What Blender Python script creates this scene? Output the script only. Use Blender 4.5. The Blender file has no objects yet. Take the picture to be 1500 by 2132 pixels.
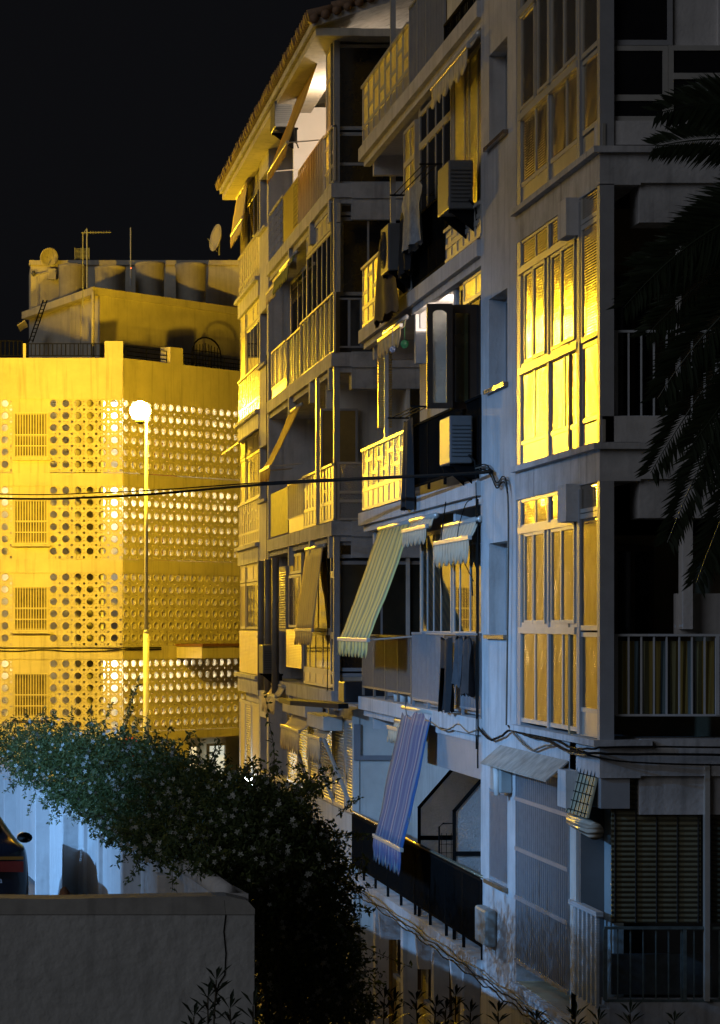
import bpy, bmesh, math, random
import numpy as np
from mathutils import Vector, Matrix, noise as mn
random.seed(7); rng = np.random.default_rng(7)
R = math.radians
S = bpy.context.scene; COL = S.collection

# ---------------------------------------------------------------- camera, world, lights, exposure
F, CX, CY, XF = 5700.0, -40.0, 1300.0, 6.04      # focal length and horizon in photo pixels; street facade plane X = XF
cam = bpy.data.cameras.new('camera'); camo = bpy.data.objects.new('camera', cam); COL.objects.link(camo)
camo.location = (0, 0, 0); camo.rotation_euler = (R(90), 0, 0)
cam.sensor_fit = 'HORIZONTAL'; cam.sensor_width = 36; cam.lens = 36 * F / 1500
cam.shift_x = (750 - CX) / 1500; cam.shift_y = (CY - 1066) / 1500
cam.clip_start = .5; cam.clip_end = 3000
S.camera = camo
W = bpy.data.worlds.new('World'); S.world = W; W.use_nodes = True
wn = W.node_tree.nodes; bg = wn['Background']
bg.inputs[0].default_value = (.62, .64, .78, 1); bg.inputs[1].default_value = .0050
S.view_settings.view_transform = 'Standard'; S.view_settings.look = 'None'
S.view_settings.exposure = .25; S.view_settings.gamma = 1
SODIUM = (1.0, .60, .035)
def sun():
    l = bpy.data.lights.new('fill_sun', 'SUN'); l.energy = .33; l.angle = R(35); l.color = (.86, .90, 1)  # soft cool fill added from the left, no moon is known
    o = bpy.data.objects.new('fill_sun', l); COL.objects.link(o)
    o.rotation_euler = Vector((1, .75, -.55)).to_track_quat('-Z', 'Y').to_euler()
sun()
def light(kind, loc, energy, color, radius=.15, target=None, spot=120, blend=.6, parent=None, name='lamp_light'):
    l = bpy.data.lights.new(name, kind); l.energy = energy; l.color = color
    if kind == 'AREA': l.size = radius
    else: l.shadow_soft_size = radius
    if kind == 'SPOT': l.spot_size = R(spot); l.spot_blend = blend
    o = bpy.data.objects.new(name, l); COL.objects.link(o)
    off = OFF.get(parent.name, Vector()) if parent else Vector()
    o.location = Vector(loc) - off
    if target is not None: o.rotation_euler = (Vector(target) - Vector(loc)).to_track_quat('-Z', 'Y').to_euler()
    if parent: o.parent = parent
    return o

# ---------------------------------------------------------------- helpers
OFF = {}
def fy(px): return F * XF / (px - CX)                     # depth of a facade point seen in photo column px
def zf(px, py): return (CY - py) * XF / (px - CX)
def wp(px, py, Y): return Vector(((px - CX) * Y / F, Y, (CY - py) * Y / F))
def tag(o, label=None, cat=None, group=None, kind=None):
    if label: o['label'] = label
    if cat: o['category'] = cat
    if group: o['group'] = group
    if kind: o['kind'] = kind
    return o
def thing(name, loc, label, cat, group=None):
    o = bpy.data.objects.new(name, None); COL.objects.link(o); o.location = loc; o.empty_display_size = .2
    OFF[o.name] = Vector(loc); return tag(o, label, cat, group)
class MB:
    def __init__(s): s.v = []; s.f = []; s.sm = []; s.cuts = []
    def add(s, vs, fs, smooth=False):
        n = len(s.v); s.cuts.append((n, len(s.f))); s.v += [tuple(v) for v in vs]; s.f += [tuple(i + n for i in f) for f in fs]; s.sm += [smooth] * len(fs); return s
    def box(s, x0, x1, y0, y1, z0, z1):
        x0, x1 = sorted((x0, x1)); y0, y1 = sorted((y0, y1)); z0, z1 = sorted((z0, z1))
        return s.add([(x0,y0,z0),(x1,y0,z0),(x1,y1,z0),(x0,y1,z0),(x0,y0,z1),(x1,y0,z1),(x1,y1,z1),(x0,y1,z1)],
              [(3,2,1,0),(4,5,6,7),(0,1,5,4),(1,2,6,5),(2,3,7,6),(3,0,4,7)])
    def pb(s, ax, a0, a1, z0, z1, d0, d1):
        return s.box(d0, d1, a0, a1, z0, z1) if ax == 'x' else s.box(a0, a1, d0, d1, z0, z1)
    def prism(s, poly, z0, z1):                            # poly in XY, extruded along Z
        n = len(poly)
        return s.add([(x, y, z0) for x, y in poly] + [(x, y, z1) for x, y in poly],
              [tuple(range(n))[::-1], tuple(range(n, 2 * n))] + [(i, (i + 1) % n, n + (i + 1) % n, n + i) for i in range(n)])
    def plate(s, pts, nrm):                                # any 3D polygon given thickness nrm
        n = len(pts); nv = Vector(nrm)
        return s.add([Vector(p) for p in pts] + [Vector(p) + nv for p in pts],
              [tuple(range(n))[::-1], tuple(range(n, 2 * n))] + [(i, (i + 1) % n, n + (i + 1) % n, n + i) for i in range(n)])
    def tube(s, pts, r, seg=6, cap=True):
        pts = [Vector(p) for p in pts]; n = len(pts); vs = []; fs = []
        rr = r if isinstance(r, (list, tuple)) else [r] * n
        for i, p in enumerate(pts):
            t = (pts[min(i + 1, n - 1)] - pts[max(i - 1, 0)]).normalized()
            up = Vector((0, 0, 1)) if abs(t.z) < .9 else Vector((1, 0, 0))
            a = t.cross(up).normalized(); b = t.cross(a)
            for k in range(seg):
                an = 2 * math.pi * k / seg; vs.append(p + (a * math.cos(an) + b * math.sin(an)) * rr[i])
        for i in range(n - 1):
            for k in range(seg):
                k2 = (k + 1) % seg; fs.append((i * seg + k, i * seg + k2, (i + 1) * seg + k2, (i + 1) * seg + k))
        if cap: fs += [tuple(range(seg))[::-1], tuple(range((n - 1) * seg, n * seg))]
        return s.add(vs, fs, seg > 6)
    def lathe(s, c, prof, seg=20, axis='z'):               # prof: list of (r, h)
        vs = []; fs = []; n = len(prof); c = Vector(c)
        for r, h in prof:
            for k in range(seg):
                a = 2 * math.pi * k / seg; u, w = r * math.cos(a), r * math.sin(a)
                vs.append(c + (Vector((u, w, h)) if axis == 'z' else Vector((h, u, w)) if axis == 'x' else Vector((u, h, w))))
        for i in range(n - 1):
            for k in range(seg):
                k2 = (k + 1) % seg; fs.append((i * seg + k, i * seg + k2, (i + 1) * seg + k2, (i + 1) * seg + k))
        fs += [tuple(range(seg))[::-1], tuple(range((n - 1) * seg, n * seg))]
        return s.add(vs, fs, True)
    def build(s, name, mat, parent=None, label=None, bevel=0, loc=None, kind=None):
        off = OFF.get(parent.name, Vector()) if parent else Vector(loc or (0, 0, 0))
        me = bpy.data.meshes.new(name); a = np.array(s.v, dtype=float) - np.array(off)
        me.from_pydata(a.tolist(), [], s.f); me.materials.append(mat)
        me.polygons.foreach_set('use_smooth', s.sm); me.update()
        o = bpy.data.objects.new(name, me); COL.objects.link(o)
        if parent: o.parent = parent
        else: o.location = off
        OFF[o.name] = Vector(off)
        if label: o['label'] = label
        if kind: o['kind'] = kind
        if bevel:
            m = o.modifiers.new('bevel', 'BEVEL'); m.width = bevel; m.segments = 2; m.limit_method = 'ANGLE'
        return o
def each(m, name, mat, parent=None, label=None, bevel=0):
    """every primitive collected in m becomes a part of its own"""
    c = m.cuts + [(len(m.v), len(m.f))]
    for (v0, f0), (v1, f1) in zip(c[:-1], c[1:]):
        k = MB(); k.v = m.v[v0:v1]; k.f = [tuple(i - v0 for i in f) for f in m.f[f0:f1]]; k.sm = m.sm[f0:f1]; k.build(name, mat, parent, label, bevel)
def copy_tree(o, delta=(0, 0, 0), parent=None):
    c = o.copy(); COL.objects.link(c); c.parent = parent
    if parent is None: c.location = o.location + Vector(delta)
    OFF[c.name] = Vector(c.location) if parent is None else OFF[parent.name]
    for ch in list(o.children): copy_tree(ch, parent=c)
    return c

# ---------------------------------------------------------------- materials
MATS = {}
def mat(name, col, rough=.6, var=.12, vscale=3.0, streak=0, bump=0, bscale=40, metal=0, ior=1.5, emit=None, estr=0, spec=.5):
    if name in MATS: return MATS[name]
    m = bpy.data.materials.new(name); m.use_nodes = True; nt = m.node_tree; N = nt.nodes; L = nt.links
    b = N['Principled BSDF']; b.inputs['Roughness'].default_value = rough; b.inputs['Metallic'].default_value = metal; b.inputs['IOR'].default_value = ior
    b.inputs['Specular IOR Level'].default_value = spec
    tc = N.new('ShaderNodeTexCoord')
    if var > 0:
        n1 = N.new('ShaderNodeTexNoise'); n1.inputs['Scale'].default_value = vscale; n1.inputs['Detail'].default_value = 6; n1.inputs['Roughness'].default_value = .65
        L.new(tc.outputs['Object'], n1.inputs['Vector'])
        cr = N.new('ShaderNodeMapRange'); cr.inputs[1].default_value = .3; cr.inputs[2].default_value = .7; cr.inputs[3].default_value = 1 - var; cr.inputs[4].default_value = 1 + var * .6
        L.new(n1.outputs['Fac'], cr.inputs[0])
        mx = N.new('ShaderNodeVectorMath'); mx.operation = 'SCALE'; mx.inputs[0].default_value = col[:3]; L.new(cr.outputs[0], mx.inputs['Scale'])
        out = mx.outputs[0]
        if streak:
            mp = N.new('ShaderNodeMapping'); mp.inputs['Scale'].default_value = (5, 5, .35); L.new(tc.outputs['Object'], mp.inputs['Vector'])
            n2 = N.new('ShaderNodeTexNoise'); n2.inputs['Scale'].default_value = 1.6; n2.inputs['Detail'].default_value = 5; L.new(mp.outputs[0], n2.inputs['Vector'])
            r2 = N.new('ShaderNodeMapRange'); r2.inputs[1].default_value = .52; r2.inputs[2].default_value = .75; r2.inputs[3].default_value = 1; r2.inputs[4].default_value = 1 - streak; L.new(n2.outputs['Fac'], r2.inputs[0])
            m2 = N.new('ShaderNodeVectorMath'); m2.operation = 'SCALE'; L.new(out, m2.inputs[0]); L.new(r2.outputs[0], m2.inputs['Scale']); out = m2.outputs[0]
        L.new(out, b.inputs['Base Color'])
    else: b.inputs['Base Color'].default_value = (*col[:3], 1)
    if bump:
        n3 = N.new('ShaderNodeTexNoise'); n3.inputs['Scale'].default_value = bscale; n3.inputs['Detail'].default_value = 4; L.new(tc.outputs['Object'], n3.inputs['Vector'])
        bp = N.new('ShaderNodeBump'); bp.inputs['Strength'].default_value = bump; bp.inputs['Distance'].default_value = .02; L.new(n3.outputs['Fac'], bp.inputs['Height']); L.new(bp.outputs[0], b.inputs['Normal'])
    if emit: b.inputs['Emission Color'].default_value = (*emit, 1); b.inputs['Emission Strength'].default_value = estr
    MATS[name] = m; return m
def ribbed(name, col, axis=2, period=.04, strength=.5, rough=.15, ior=1.8, dist=.01, alt=None, altw=.5, metal=0, blotch=0):
    """glazed or slatted surface whose ribs repeat along one axis"""
    if name in MATS: return MATS[name]
    m = mat(name, col, rough, .15, 2.5, ior=ior, metal=metal); nt = m.node_tree; N = nt.nodes; L = nt.links; b = N['Principled BSDF']
    tc = N.new('ShaderNodeTexCoord'); sx = N.new('ShaderNodeSeparateXYZ'); L.new(tc.outputs['Object'], sx.inputs[0])
    mu = N.new('ShaderNodeMath'); mu.operation = 'MULTIPLY'; mu.inputs[1].default_value = 2 * math.pi / period; L.new(sx.outputs[axis], mu.inputs[0])
    si = N.new('ShaderNodeMath'); si.operation = 'SINE'; L.new(mu.outputs[0], si.inputs[0])
    nz = N.new('ShaderNodeTexNoise'); nz.inputs['Scale'].default_value = 9; L.new(tc.outputs['Object'], nz.inputs['Vector'])
    ad = N.new('ShaderNodeMath'); ad.operation = 'ADD'; L.new(si.outputs[0], ad.inputs[0]); L.new(nz.outputs['Fac'], ad.inputs[1])
    bp = N.new('ShaderNodeBump'); bp.inputs['Strength'].default_value = strength; bp.inputs['Distance'].default_value = dist
    L.new(ad.outputs[0], bp.inputs['Height']); L.new(bp.outputs[0], b.inputs['Normal'])
    if blotch:
        n4 = N.new('ShaderNodeTexNoise'); n4.inputs['Scale'].default_value = 2.6; n4.inputs['Detail'].default_value = 3; L.new(tc.outputs['Object'], n4.inputs['Vector'])
        b2 = N.new('ShaderNodeBump'); b2.inputs['Strength'].default_value = blotch; b2.inputs['Distance'].default_value = .03; L.new(n4.outputs['Fac'], b2.inputs['Height']); L.new(b2.outputs[0], bp.inputs['Normal'])
    if alt:
        mr = N.new('ShaderNodeMath'); mr.operation = 'GREATER_THAN'; mr.inputs[1].default_value = altw; L.new(si.outputs[0], mr.inputs[0])
        mx = N.new('ShaderNodeMix'); mx.data_type = 'RGBA'; mx.inputs[6].default_value = (*col, 1); mx.inputs[7].default_value = (*alt, 1)
        L.new(mr.outputs[0], mx.inputs[0]); L.new(mx.outputs[2], b.inputs['Base Color'])
    return m
def stripes(name, cols, period, axis=1, rough=.85):
    """woven cloth striped across one axis; cols = [(pos, colour)...]"""
    if name in MATS: return MATS[name]
    m = mat(name, cols[0][1], rough, 0); nt = m.node_tree; N = nt.nodes; L = nt.links; b = N['Principled BSDF']
    tc = N.new('ShaderNodeTexCoord'); sx = N.new('ShaderNodeSeparateXYZ'); L.new(tc.outputs['Object'], sx.inputs[0])
    mu = N.new('ShaderNodeMath'); mu.operation = 'DIVIDE'; mu.inputs[1].default_value = period; L.new(sx.outputs[axis], mu.inputs[0])
    fr = N.new('ShaderNodeMath'); fr.operation = 'FRACT'; L.new(mu.outputs[0], fr.inputs[0])
    cr = N.new('ShaderNodeValToRGB'); cr.color_ramp.interpolation = 'CONSTANT'; el = cr.color_ramp.elements
    while len(el) < len(cols): el.new(.5)
    for e, (p, c) in zip(el, cols): e.position = p; e.color = (*c, 1)
    L.new(fr.outputs[0], cr.inputs[0]); L.new(cr.outputs[0], b.inputs['Base Color'])
    b.inputs['Subsurface Weight'].default_value = 0
    return m
plaster = mat('grey_white_plaster', (.50, .48, .47), .9, .22, 1.7, streak=.3, bump=.25, bscale=30)
plaster2 = mat('old_white_plaster', (.56, .54, .50), .88, .2, 1.2, streak=.22, bump=.2, bscale=25)
concrete = mat('stained_slab_paint', (.44, .43, .43), .88, .3, 2.5, streak=.45, bump=.3, bscale=20)
farwall = mat('cream_render', (.50, .46, .38), .9, .24, .5, streak=.3, bump=.1, bscale=14)
farscreen = mat('cream_block_screen', (.49, .45, .37), .85, .18, 1.6, streak=.25)
gallery = mat('gallery_wall_paint', (.62, .60, .57), .9, .3, .9)
alu = mat('white_lacquered_aluminium', (.50, .48, .44), .32, .1, 5, ior=1.75, metal=.25)
alu_dull = mat('grey_anodised_aluminium', (.30, .30, .31), .42, .12, 5)
alu_panel = mat('white_aluminium_panel', (.60, .56, .48), .30, .15, 4, ior=1.8, metal=.5)
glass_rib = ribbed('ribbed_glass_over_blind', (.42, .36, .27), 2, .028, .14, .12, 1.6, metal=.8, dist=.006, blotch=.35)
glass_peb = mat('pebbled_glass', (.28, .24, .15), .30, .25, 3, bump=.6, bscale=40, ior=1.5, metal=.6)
glass_rib_low = ribbed('ribbed_glass_dimmed_reflection', (.20, .15, .09), 2, .028, .14, .08, 1.4, metal=.7, dist=.006, blotch=.3)  # darker copy of the ribbed glass, dimmer reflection put into its colour
glass_amber = mat('amber_cathedral_glass', (1.0, .86, .42), .46, .3, 3, bump=1, bscale=22, ior=2.2, metal=.75)
glass_plain = mat('reflective_window_glass', (.025, .025, .024), .035, .2, 2, bump=.03, bscale=3, ior=2.0)
glass_dark = mat('dark_window_glass', (.012, .012, .013), .08, .3, 2, ior=1.45)
glass_frost = mat('frosted_glass_sheet', (.62, .60, .58), .22, .15, 3, bump=.9, bscale=38, ior=1.6)
glass_frost.node_tree.nodes['Principled BSDF'].inputs['Transmission Weight'].default_value = .65
blind_pale = ribbed('pale_roller_shutter', (.46, .42, .34), 2, .05, .7, .35, 1.5, .014)
blind_wood = ribbed('wooden_slat_blind', (.17, .16, .10), 2, .05, .8, .5, 1.45, .012, alt=(.07, .065, .04), altw=.7)
black_metal = mat('black_painted_iron', (.008, .008, .008), 1, .2, 8, spec=.1, ior=1.12)
grey_metal = mat('galvanised_bars', (.30, .31, .33), .38, .15, 8, metal=.3)
wire = mat('black_cable_sheath', (.015, .014, .013), .85, .2, 9, spec=.2, ior=1.2)
wire_pale = mat('weathered_grey_cable', (.12, .10, .08), .7, .3, 9, spec=.3)
dark_wood = mat('dark_brown_wood', (.05, .028, .016), .45, .3, 6)
brown_wood = mat('varnished_brown_boards', (.16, .075, .03), .5, .3, 6)
ac_paint = mat('aged_white_appliance_shell', (.12, .12, .12), .5, .15, 3)
ac_dark = mat('dark_grille_plastic', (.04, .04, .04), .5, .1, 3)
clay = mat('terracotta_tile', (.20, .12, .07), .85, .35, 7)
cabinet = mat('grey_utility_plastic', (.28, .30, .29), .5, .12, 4)
corr = ribbed('corrugated_plastic_sheet', (.24, .21, .14), 1, .07, .8, .2, 1.9, .015)
slatmetal = ribbed('ribbed_aluminium_panel', (.66, .60, .50), 2, .03, .4, .3, 1.8, .008, metal=.55)
# ---------------------------------------------------------------- reusable parts
def window(parent, ax, d, a0, a1, z0, z1, av=(), zh=(), fm=None, pm=None, fw=.05, bw=.035, out=.012, name='window', label=None, recess=None):
    """frame (part) + pane (sub-part) standing in the plane d of axis ax; out = how far the frame stands towards the street"""
    a0, a1 = sorted((a0, a1)); z0, z1 = sorted((z0, z1)); fm = fm or alu; pm = pm or glass_dark
    m = MB(); dd = d + .05
    m.pb(ax, a0, a0 + fw, z0, z1, d - out, dd); m.pb(ax, a1 - fw, a1, z0, z1, d - out, dd)
    m.pb(ax, a0 + fw, a1 - fw, z0, z0 + fw, d - out, dd); m.pb(ax, a0 + fw, a1 - fw, z1 - fw, z1, d - out, dd)
    for z in zh:
        z, w = z if isinstance(z, tuple) else (z, bw * 1.4)
        m.pb(ax, a0 + fw * .9, a1 - fw * .9, z - w / 2, z + w / 2, d - out - .003, dd - .006)
    for a in av:
        lo, hi = z0, z1; w = bw
        if isinstance(a, tuple):
            a, lo, hi = a[:3]; w = a[3] if len(av) and len(a) > 0 and len(a) < 0 else bw
        m.pb(ax, a - w / 2, a + w / 2, lo + fw * .9, hi - fw * .9, d - out + .004, dd - .003)
    fr = m.build(name, fm, parent, label, bevel=0)
    p = MB(); p.pb(ax, a0 + fw * .5, a1 - fw * .5, z0 + fw * .5, z1 - fw * .5, d + .002, d + .02); p.build('pane', pm, fr)
    return fr
def wall_holes(m, ax, d0, d1, a0, a1, z0, z1, holes):
    """solid wall from boxes with rectangular openings"""
    As = sorted({a0, a1, *[h[0] for h in holes], *[h[1] for h in holes]}); 
    for i in range(len(As) - 1):
        la, ha = As[i], As[i + 1]; mid = (la + ha) / 2
        cut = sorted([(h[2], h[3]) for h in holes if h[0] < mid < h[1]]); z = z0
        for c0, c1 in cut:
            if c0 > z: m.pb(ax, la, ha, z, c0, d0, d1)
            z = c1
        if z < z1: m.pb(ax, la, ha, z, z1, d0, d1)
def bars(parent, ax, d, a0, a1, z0, z1, sp=.11, r=.008, mt=None, rail=.025, name='railing', label=None, posts=4, foot=0, back=None):
    mt = mt or black_metal; a0, a1 = sorted((a0, a1)); m = MB(); n = max(1, int((a1 - a0) / sp))
    for i in range(n + 1):
        a = a0 + (a1 - a0) * i / n; m.pb(ax, a - r, a + r, z0, z1, d - r, d + r)
    m.pb(ax, a0 - .01, a1 + .01, z1, z1 + rail * 1.3, d - rail, d + rail); m.pb(ax, a0, a1, z0 - rail * .6, z0 + rail * .6, d - rail * .6, d + rail * .6)
    for i in range(posts + 1):
        a = a0 + (a1 - a0) * i / posts; m.pb(ax, a - .018, a + .018, z0 - foot, z1, d - .018, d + .018)
    o = m.build(name, mt, parent, label)
    if back:
        b = MB(); b.pb(ax, a0, a1, z0, z1 - .01, d + .025, d + .035); b.build('backing_sheet', back, o)
    return o
def hrail(parent, d, a0, a1, z0, z1, n, pane, ax='x', fm=None, label=None, low=.28, solid=None, seed=1):
    """aluminium balustrade: solid lower panels, glazing above broken by H-shaped bars"""
    a0, a1 = sorted((a0, a1)); m = MB(); fm = fm or alu; rr = random.Random(seed); lz = z0 + low
    m.pb(ax, a0 - .01, a1 + .01, z1 - .04, z1, d - .04, d + .05)
    m.pb(ax, a0, a1, z0, z0 + .04, d - .02, d + .04); m.pb(ax, a0, a1, lz - .03, lz + .03, d - .015, d + .036)
    for i in range(n + 1):
        a = a0 + (a1 - a0) * i / n; w = .022 if i % 4 else .035
        m.pb(ax, a - w, a + w, z0 + .03, z1 - .035, d - .012, d + .03)
    for i in range(n):
        k0 = a0 + (a1 - a0) * i / n; k1 = a0 + (a1 - a0) * (i + 1) / n
        h = lz + (z1 - lz) * ([.35, .62, .35, .7][i % 4]); m.pb(ax, k0, k1, h - .028, h + .028, d - .009, d + .02)
    o = m.build('railing', fm, parent, label)
    p = MB(); p.pb(ax, a0, a1, z0 + .02, lz, d + .0, d + .02); p.build('kick_panel', solid or alu_panel, o)
    q = MB(); q.pb(ax, a0, a1, lz, z1 - .03, d + .004, d + .014); q.build('pane', pane, o)
    return o
def awning(name, label, y0, y1, xt, zt, xb, zb, cloth, val=.22, sag=.08, arm=True, group='awnings over the balconies', roll=True, tube_m=None, shear=0, teeth=.14, cat='awning'):
    y0, y1 = sorted((y0, y1)); t = thing(name, (xt, y0, zt), label, cat, group)
    n, k = 12, 10; vs = []; fs = []
    for j in range(k + 1):
        v = j / k
        for i in range(n + 1):
            u = i / n; s = sag * math.sin(math.pi * v)
            rip = .007 * math.sin(u * 23 + v * 4 + y0) + .02 * mn.noise(Vector((u * 3.1, v * 4.3, y0)))
            vs.append((xt + (xb - xt) * v - s * .2 + rip, y0 + (y1 - y0) * u + shear * v, zt + (zb - zt) * v - s + .025 * mn.noise(Vector((u * 2.3, v * 3.1, y0 + 7))) * math.sin(math.pi * v)))
    for j in range(k):
        for i in range(n):
            a = j * (n + 1) + i; fs.append((a, a + 1, a + n + 2, a + n + 1))
    m = MB(); m.add(vs, fs, True); o = m.build('cloth', cloth, t); md = o.modifiers.new('thickness', 'SOLIDIFY'); md.thickness = .006
    v = MB(); vv = []; ff = []; q = max(6, int((y1 - y0) / teeth)) * 4
    for i in range(q + 1):
        y = y0 + (y1 - y0) * i / q + shear; sc = val * (.72 + .28 * abs(math.sin(math.pi * i / 4))); dx = .012 * math.sin(i * .9)
        vv += [(xb - .01, y, zb - .02), (xb - .012 + dx, y, zb - .02 - sc * .5), (xb - .02 - dx, y, zb - .02 - sc)]
    for i in range(q): a = i * 3; ff += [(a, a + 1, a + 4, a + 3), (a + 1, a + 2, a + 5, a + 4)]
    v.add(vv, ff, True); o = v.build('valance', cloth, t); md = o.modifiers.new('thickness', 'SOLIDIFY'); md.thickness = .006
    b = MB(); b.box(xb - .03, xb + .02, y0 - .03 + shear, y1 + .03 + shear, zb - .03, zb + .025); b.build('front_bar', tube_m or alu, t, bevel=.006)
    if roll:
        r = MB(); r.tube([(xt + .02, y0 - .05, zt + .02), (xt + .02, y1 + .05, zt + .02)], .04, 10); r.build('roller', alu, t)
    if arm:
        for y in (y0 + .04, y1 - .04):
            a = MB(); a.tube([(xb, y + shear, zb), (max(xt, XF) + .02, y, zb + .05)], .012, 6); a.build('arm', alu, t)
    return t
def aircon(label, x0, x1, y0, y1, z0, z1, fan='x', group='air conditioner units on the facades', shade=None, bracket=True):
    """outdoor unit: shell, fan grille (on the street side 'x' or the near side 'y'), brackets, pipe"""
    t = thing('air_conditioner', (x0, y0, z0), label, 'air conditioner', group)
    m = MB(); m.box(x0, x1, y0, y1, z0, z1); m.build('shell', shade or ac_paint, t, bevel=.015)
    zc = (z0 + z1) / 2; r = (z1 - z0) * .4; g = MB()
    if fan == 'x':
        yc = y0 + (y1 - y0) * .58; r = min(r, (y1 - y0) * .38)
        for q in (1, .8, .6, .4, .2): ring(g, Vector((x0 - .012, yc, zc)), r * q, 'x')
        for k in range(8):
            a = math.pi * k / 8; g.tube([(x0 - .012, yc - r * math.cos(a), zc - r * math.sin(a)), (x0 - .012, yc + r * math.cos(a), zc + r * math.sin(a))], .004, 4)
        h = MB(); h.lathe((x0 - .004, yc, zc), [(r, 0), (r, .003)], 20, 'x'); f = h.build('fan_opening', ac_dark, t)
    else:
        xc = x0 + (x1 - x0) * .5; r = min(r, (x1 - x0) * .42)
        for k in range(9): g.box(x0 + .03, x1 - .03, y0 - .012, y0 - .004, z0 + .08 + k * (z1 - z0 - .16) / 9, z0 + .09 + k * (z1 - z0 - .16) / 9)
    g.build('grille', ac_dark, t)
    if bracket:
        b = MB()
        for y in (y0 + .1, y1 - .1):
            b.box(x0 + .02, x1 + .12, y - .02, y + .02, z0 - .04, z0 - .003); b.plate([(x0 + .06, y - .015, z0 - .04), (x1 + .1, y - .015, z0 - .04), (x1 + .1, y - .015, z0 - .3), (x1 + .07, y - .015, z0 - .3)], (0, .03, 0))
        b.build('bracket', black_metal, t)
    p = MB(); p.tube([(x1 - .05, y0 - .01, z0 + .1), (x1 + .02, y0 - .05, z0 + .02), (x1 + .05, y0 - .03, z0 - .25), (x1 + .12, y0 + .05, z0 - .4)], .014, 6); p.build('pipe', wire, t)
    return t
def ring(g, c, r, ax, t=.004, seg=18):
    pts = []
    for k in range(seg + 1):
        a = 2 * math.pi * k / seg; u, w = r * math.cos(a), r * math.sin(a)
        pts.append(c + (Vector((0, u, w)) if ax == 'x' else Vector((u, 0, w))))
    g.tube(pts, t, 4, False)
def garment(label, x, y, z, w, h, m_, kind='shirt', ax='x', group='laundry hung out to dry', depth=.06, seed=0, name='hanging_garment', cat='laundry'):
    """cloth hung from a line: pleated closed sheet with a garment outline"""
    rr = random.Random(seed); t = MB(); n, k = 14, 12
    def half(v):
        if kind == 'trousers': return 1 - .25 * v
        if kind == 'shirt': return (.55 + .5 * min(1, v * 5)) if v < .2 else (1.0 - .35 * min(1, (v - .2) * 4) if v < .45 else .68 + .1 * v)
        if kind == 'coat': return .45 + .65 * v ** .7
        return 1
    vs = []; fs = []
    for side in (-1, 1):
        for j in range(k + 1):
            v = j / k; hw = w / 2 * half(v)
            for i in range(n + 1):
                u = i / n * 2 - 1; a = u * hw
                th = depth * (1 - u * u) * (.5 + .6 * v) * side + .025 * math.sin(u * 7 + seed + v * 2) * (.3 + v)
                zz = z - h * v + .03 * rr.uniform(-1, 1) * (v == 1) - .05 * (1 - abs(u)) * (v == 0)
                vs.append((x + th, y + a, zz) if ax == 'x' else (x + a, y + th, zz))
    for s in range(2):
        o = s * (n + 1) * (k + 1)
        for j in range(k):
            for i in range(n):
                if kind == 'trousers' and v > 0 and j > k * .35 and i in (6, 7): continue
                a = o + j * (n + 1) + i; fs.append((a, a + 1, a + n + 2, a + n + 1) if s else (a, a + n + 1, a + n + 2, a + 1))
    t.add(vs, fs, True); o = t.build(name, m_, None, label, loc=(x, y, z)); tag(o, label, cat, group)
    p = MB()
    return o
def cable(name, label, pts, r, m_=None, group=None, sub=6, cat='cable', wob=0, seed=0):
    """smooth curve through the given points"""
    P = [Vector(p) for p in pts]; out = []; rr = random.Random(seed)
    for i in range(len(P) - 1):
        p0 = P[max(i - 1, 0)]; p1 = P[i]; p2 = P[i + 1]; p3 = P[min(i + 2, len(P) - 1)]
        for k in range(sub):
            t = k / sub; q = .5 * ((2 * p1) + (p2 - p0) * t + (2 * p0 - 5 * p1 + 4 * p2 - p3) * t * t + (3 * p1 - p0 - 3 * p2 + p3) * t ** 3)
            if wob: q = q + Vector((0, rr.uniform(-wob, wob), rr.uniform(-wob, wob)))
            out.append(q)
    out.append(P[-1]); m = MB(); m.tube(out, r, 6); o = m.build(name, m_ or wire, None, loc=P[0]); return tag(o, label, cat, group)
# ================================================================ NEAR APARTMENT BLOCK
LV = [-6.93, -4.04, -1.14, 1.76, 4.65, 7.54, 10.43]
Y0, Y1, Y2, Y3 = 26.7, 30.87, 33.05, 43.3        # bay | pier | balconies
B1 = thing('apartment_building', (XF, Y0, LV[0]), 'nearest tall apartment block on the right with glazed corner bay and stacked balconies', 'building')
def sh(px, py): return fy(px), zf(px, py)
# --- structure
m = MB(); m.box(7.6, 16, 28.3, 43.0, LV[0], 13.6); m.build('core_wall', plaster2, B1)
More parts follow.
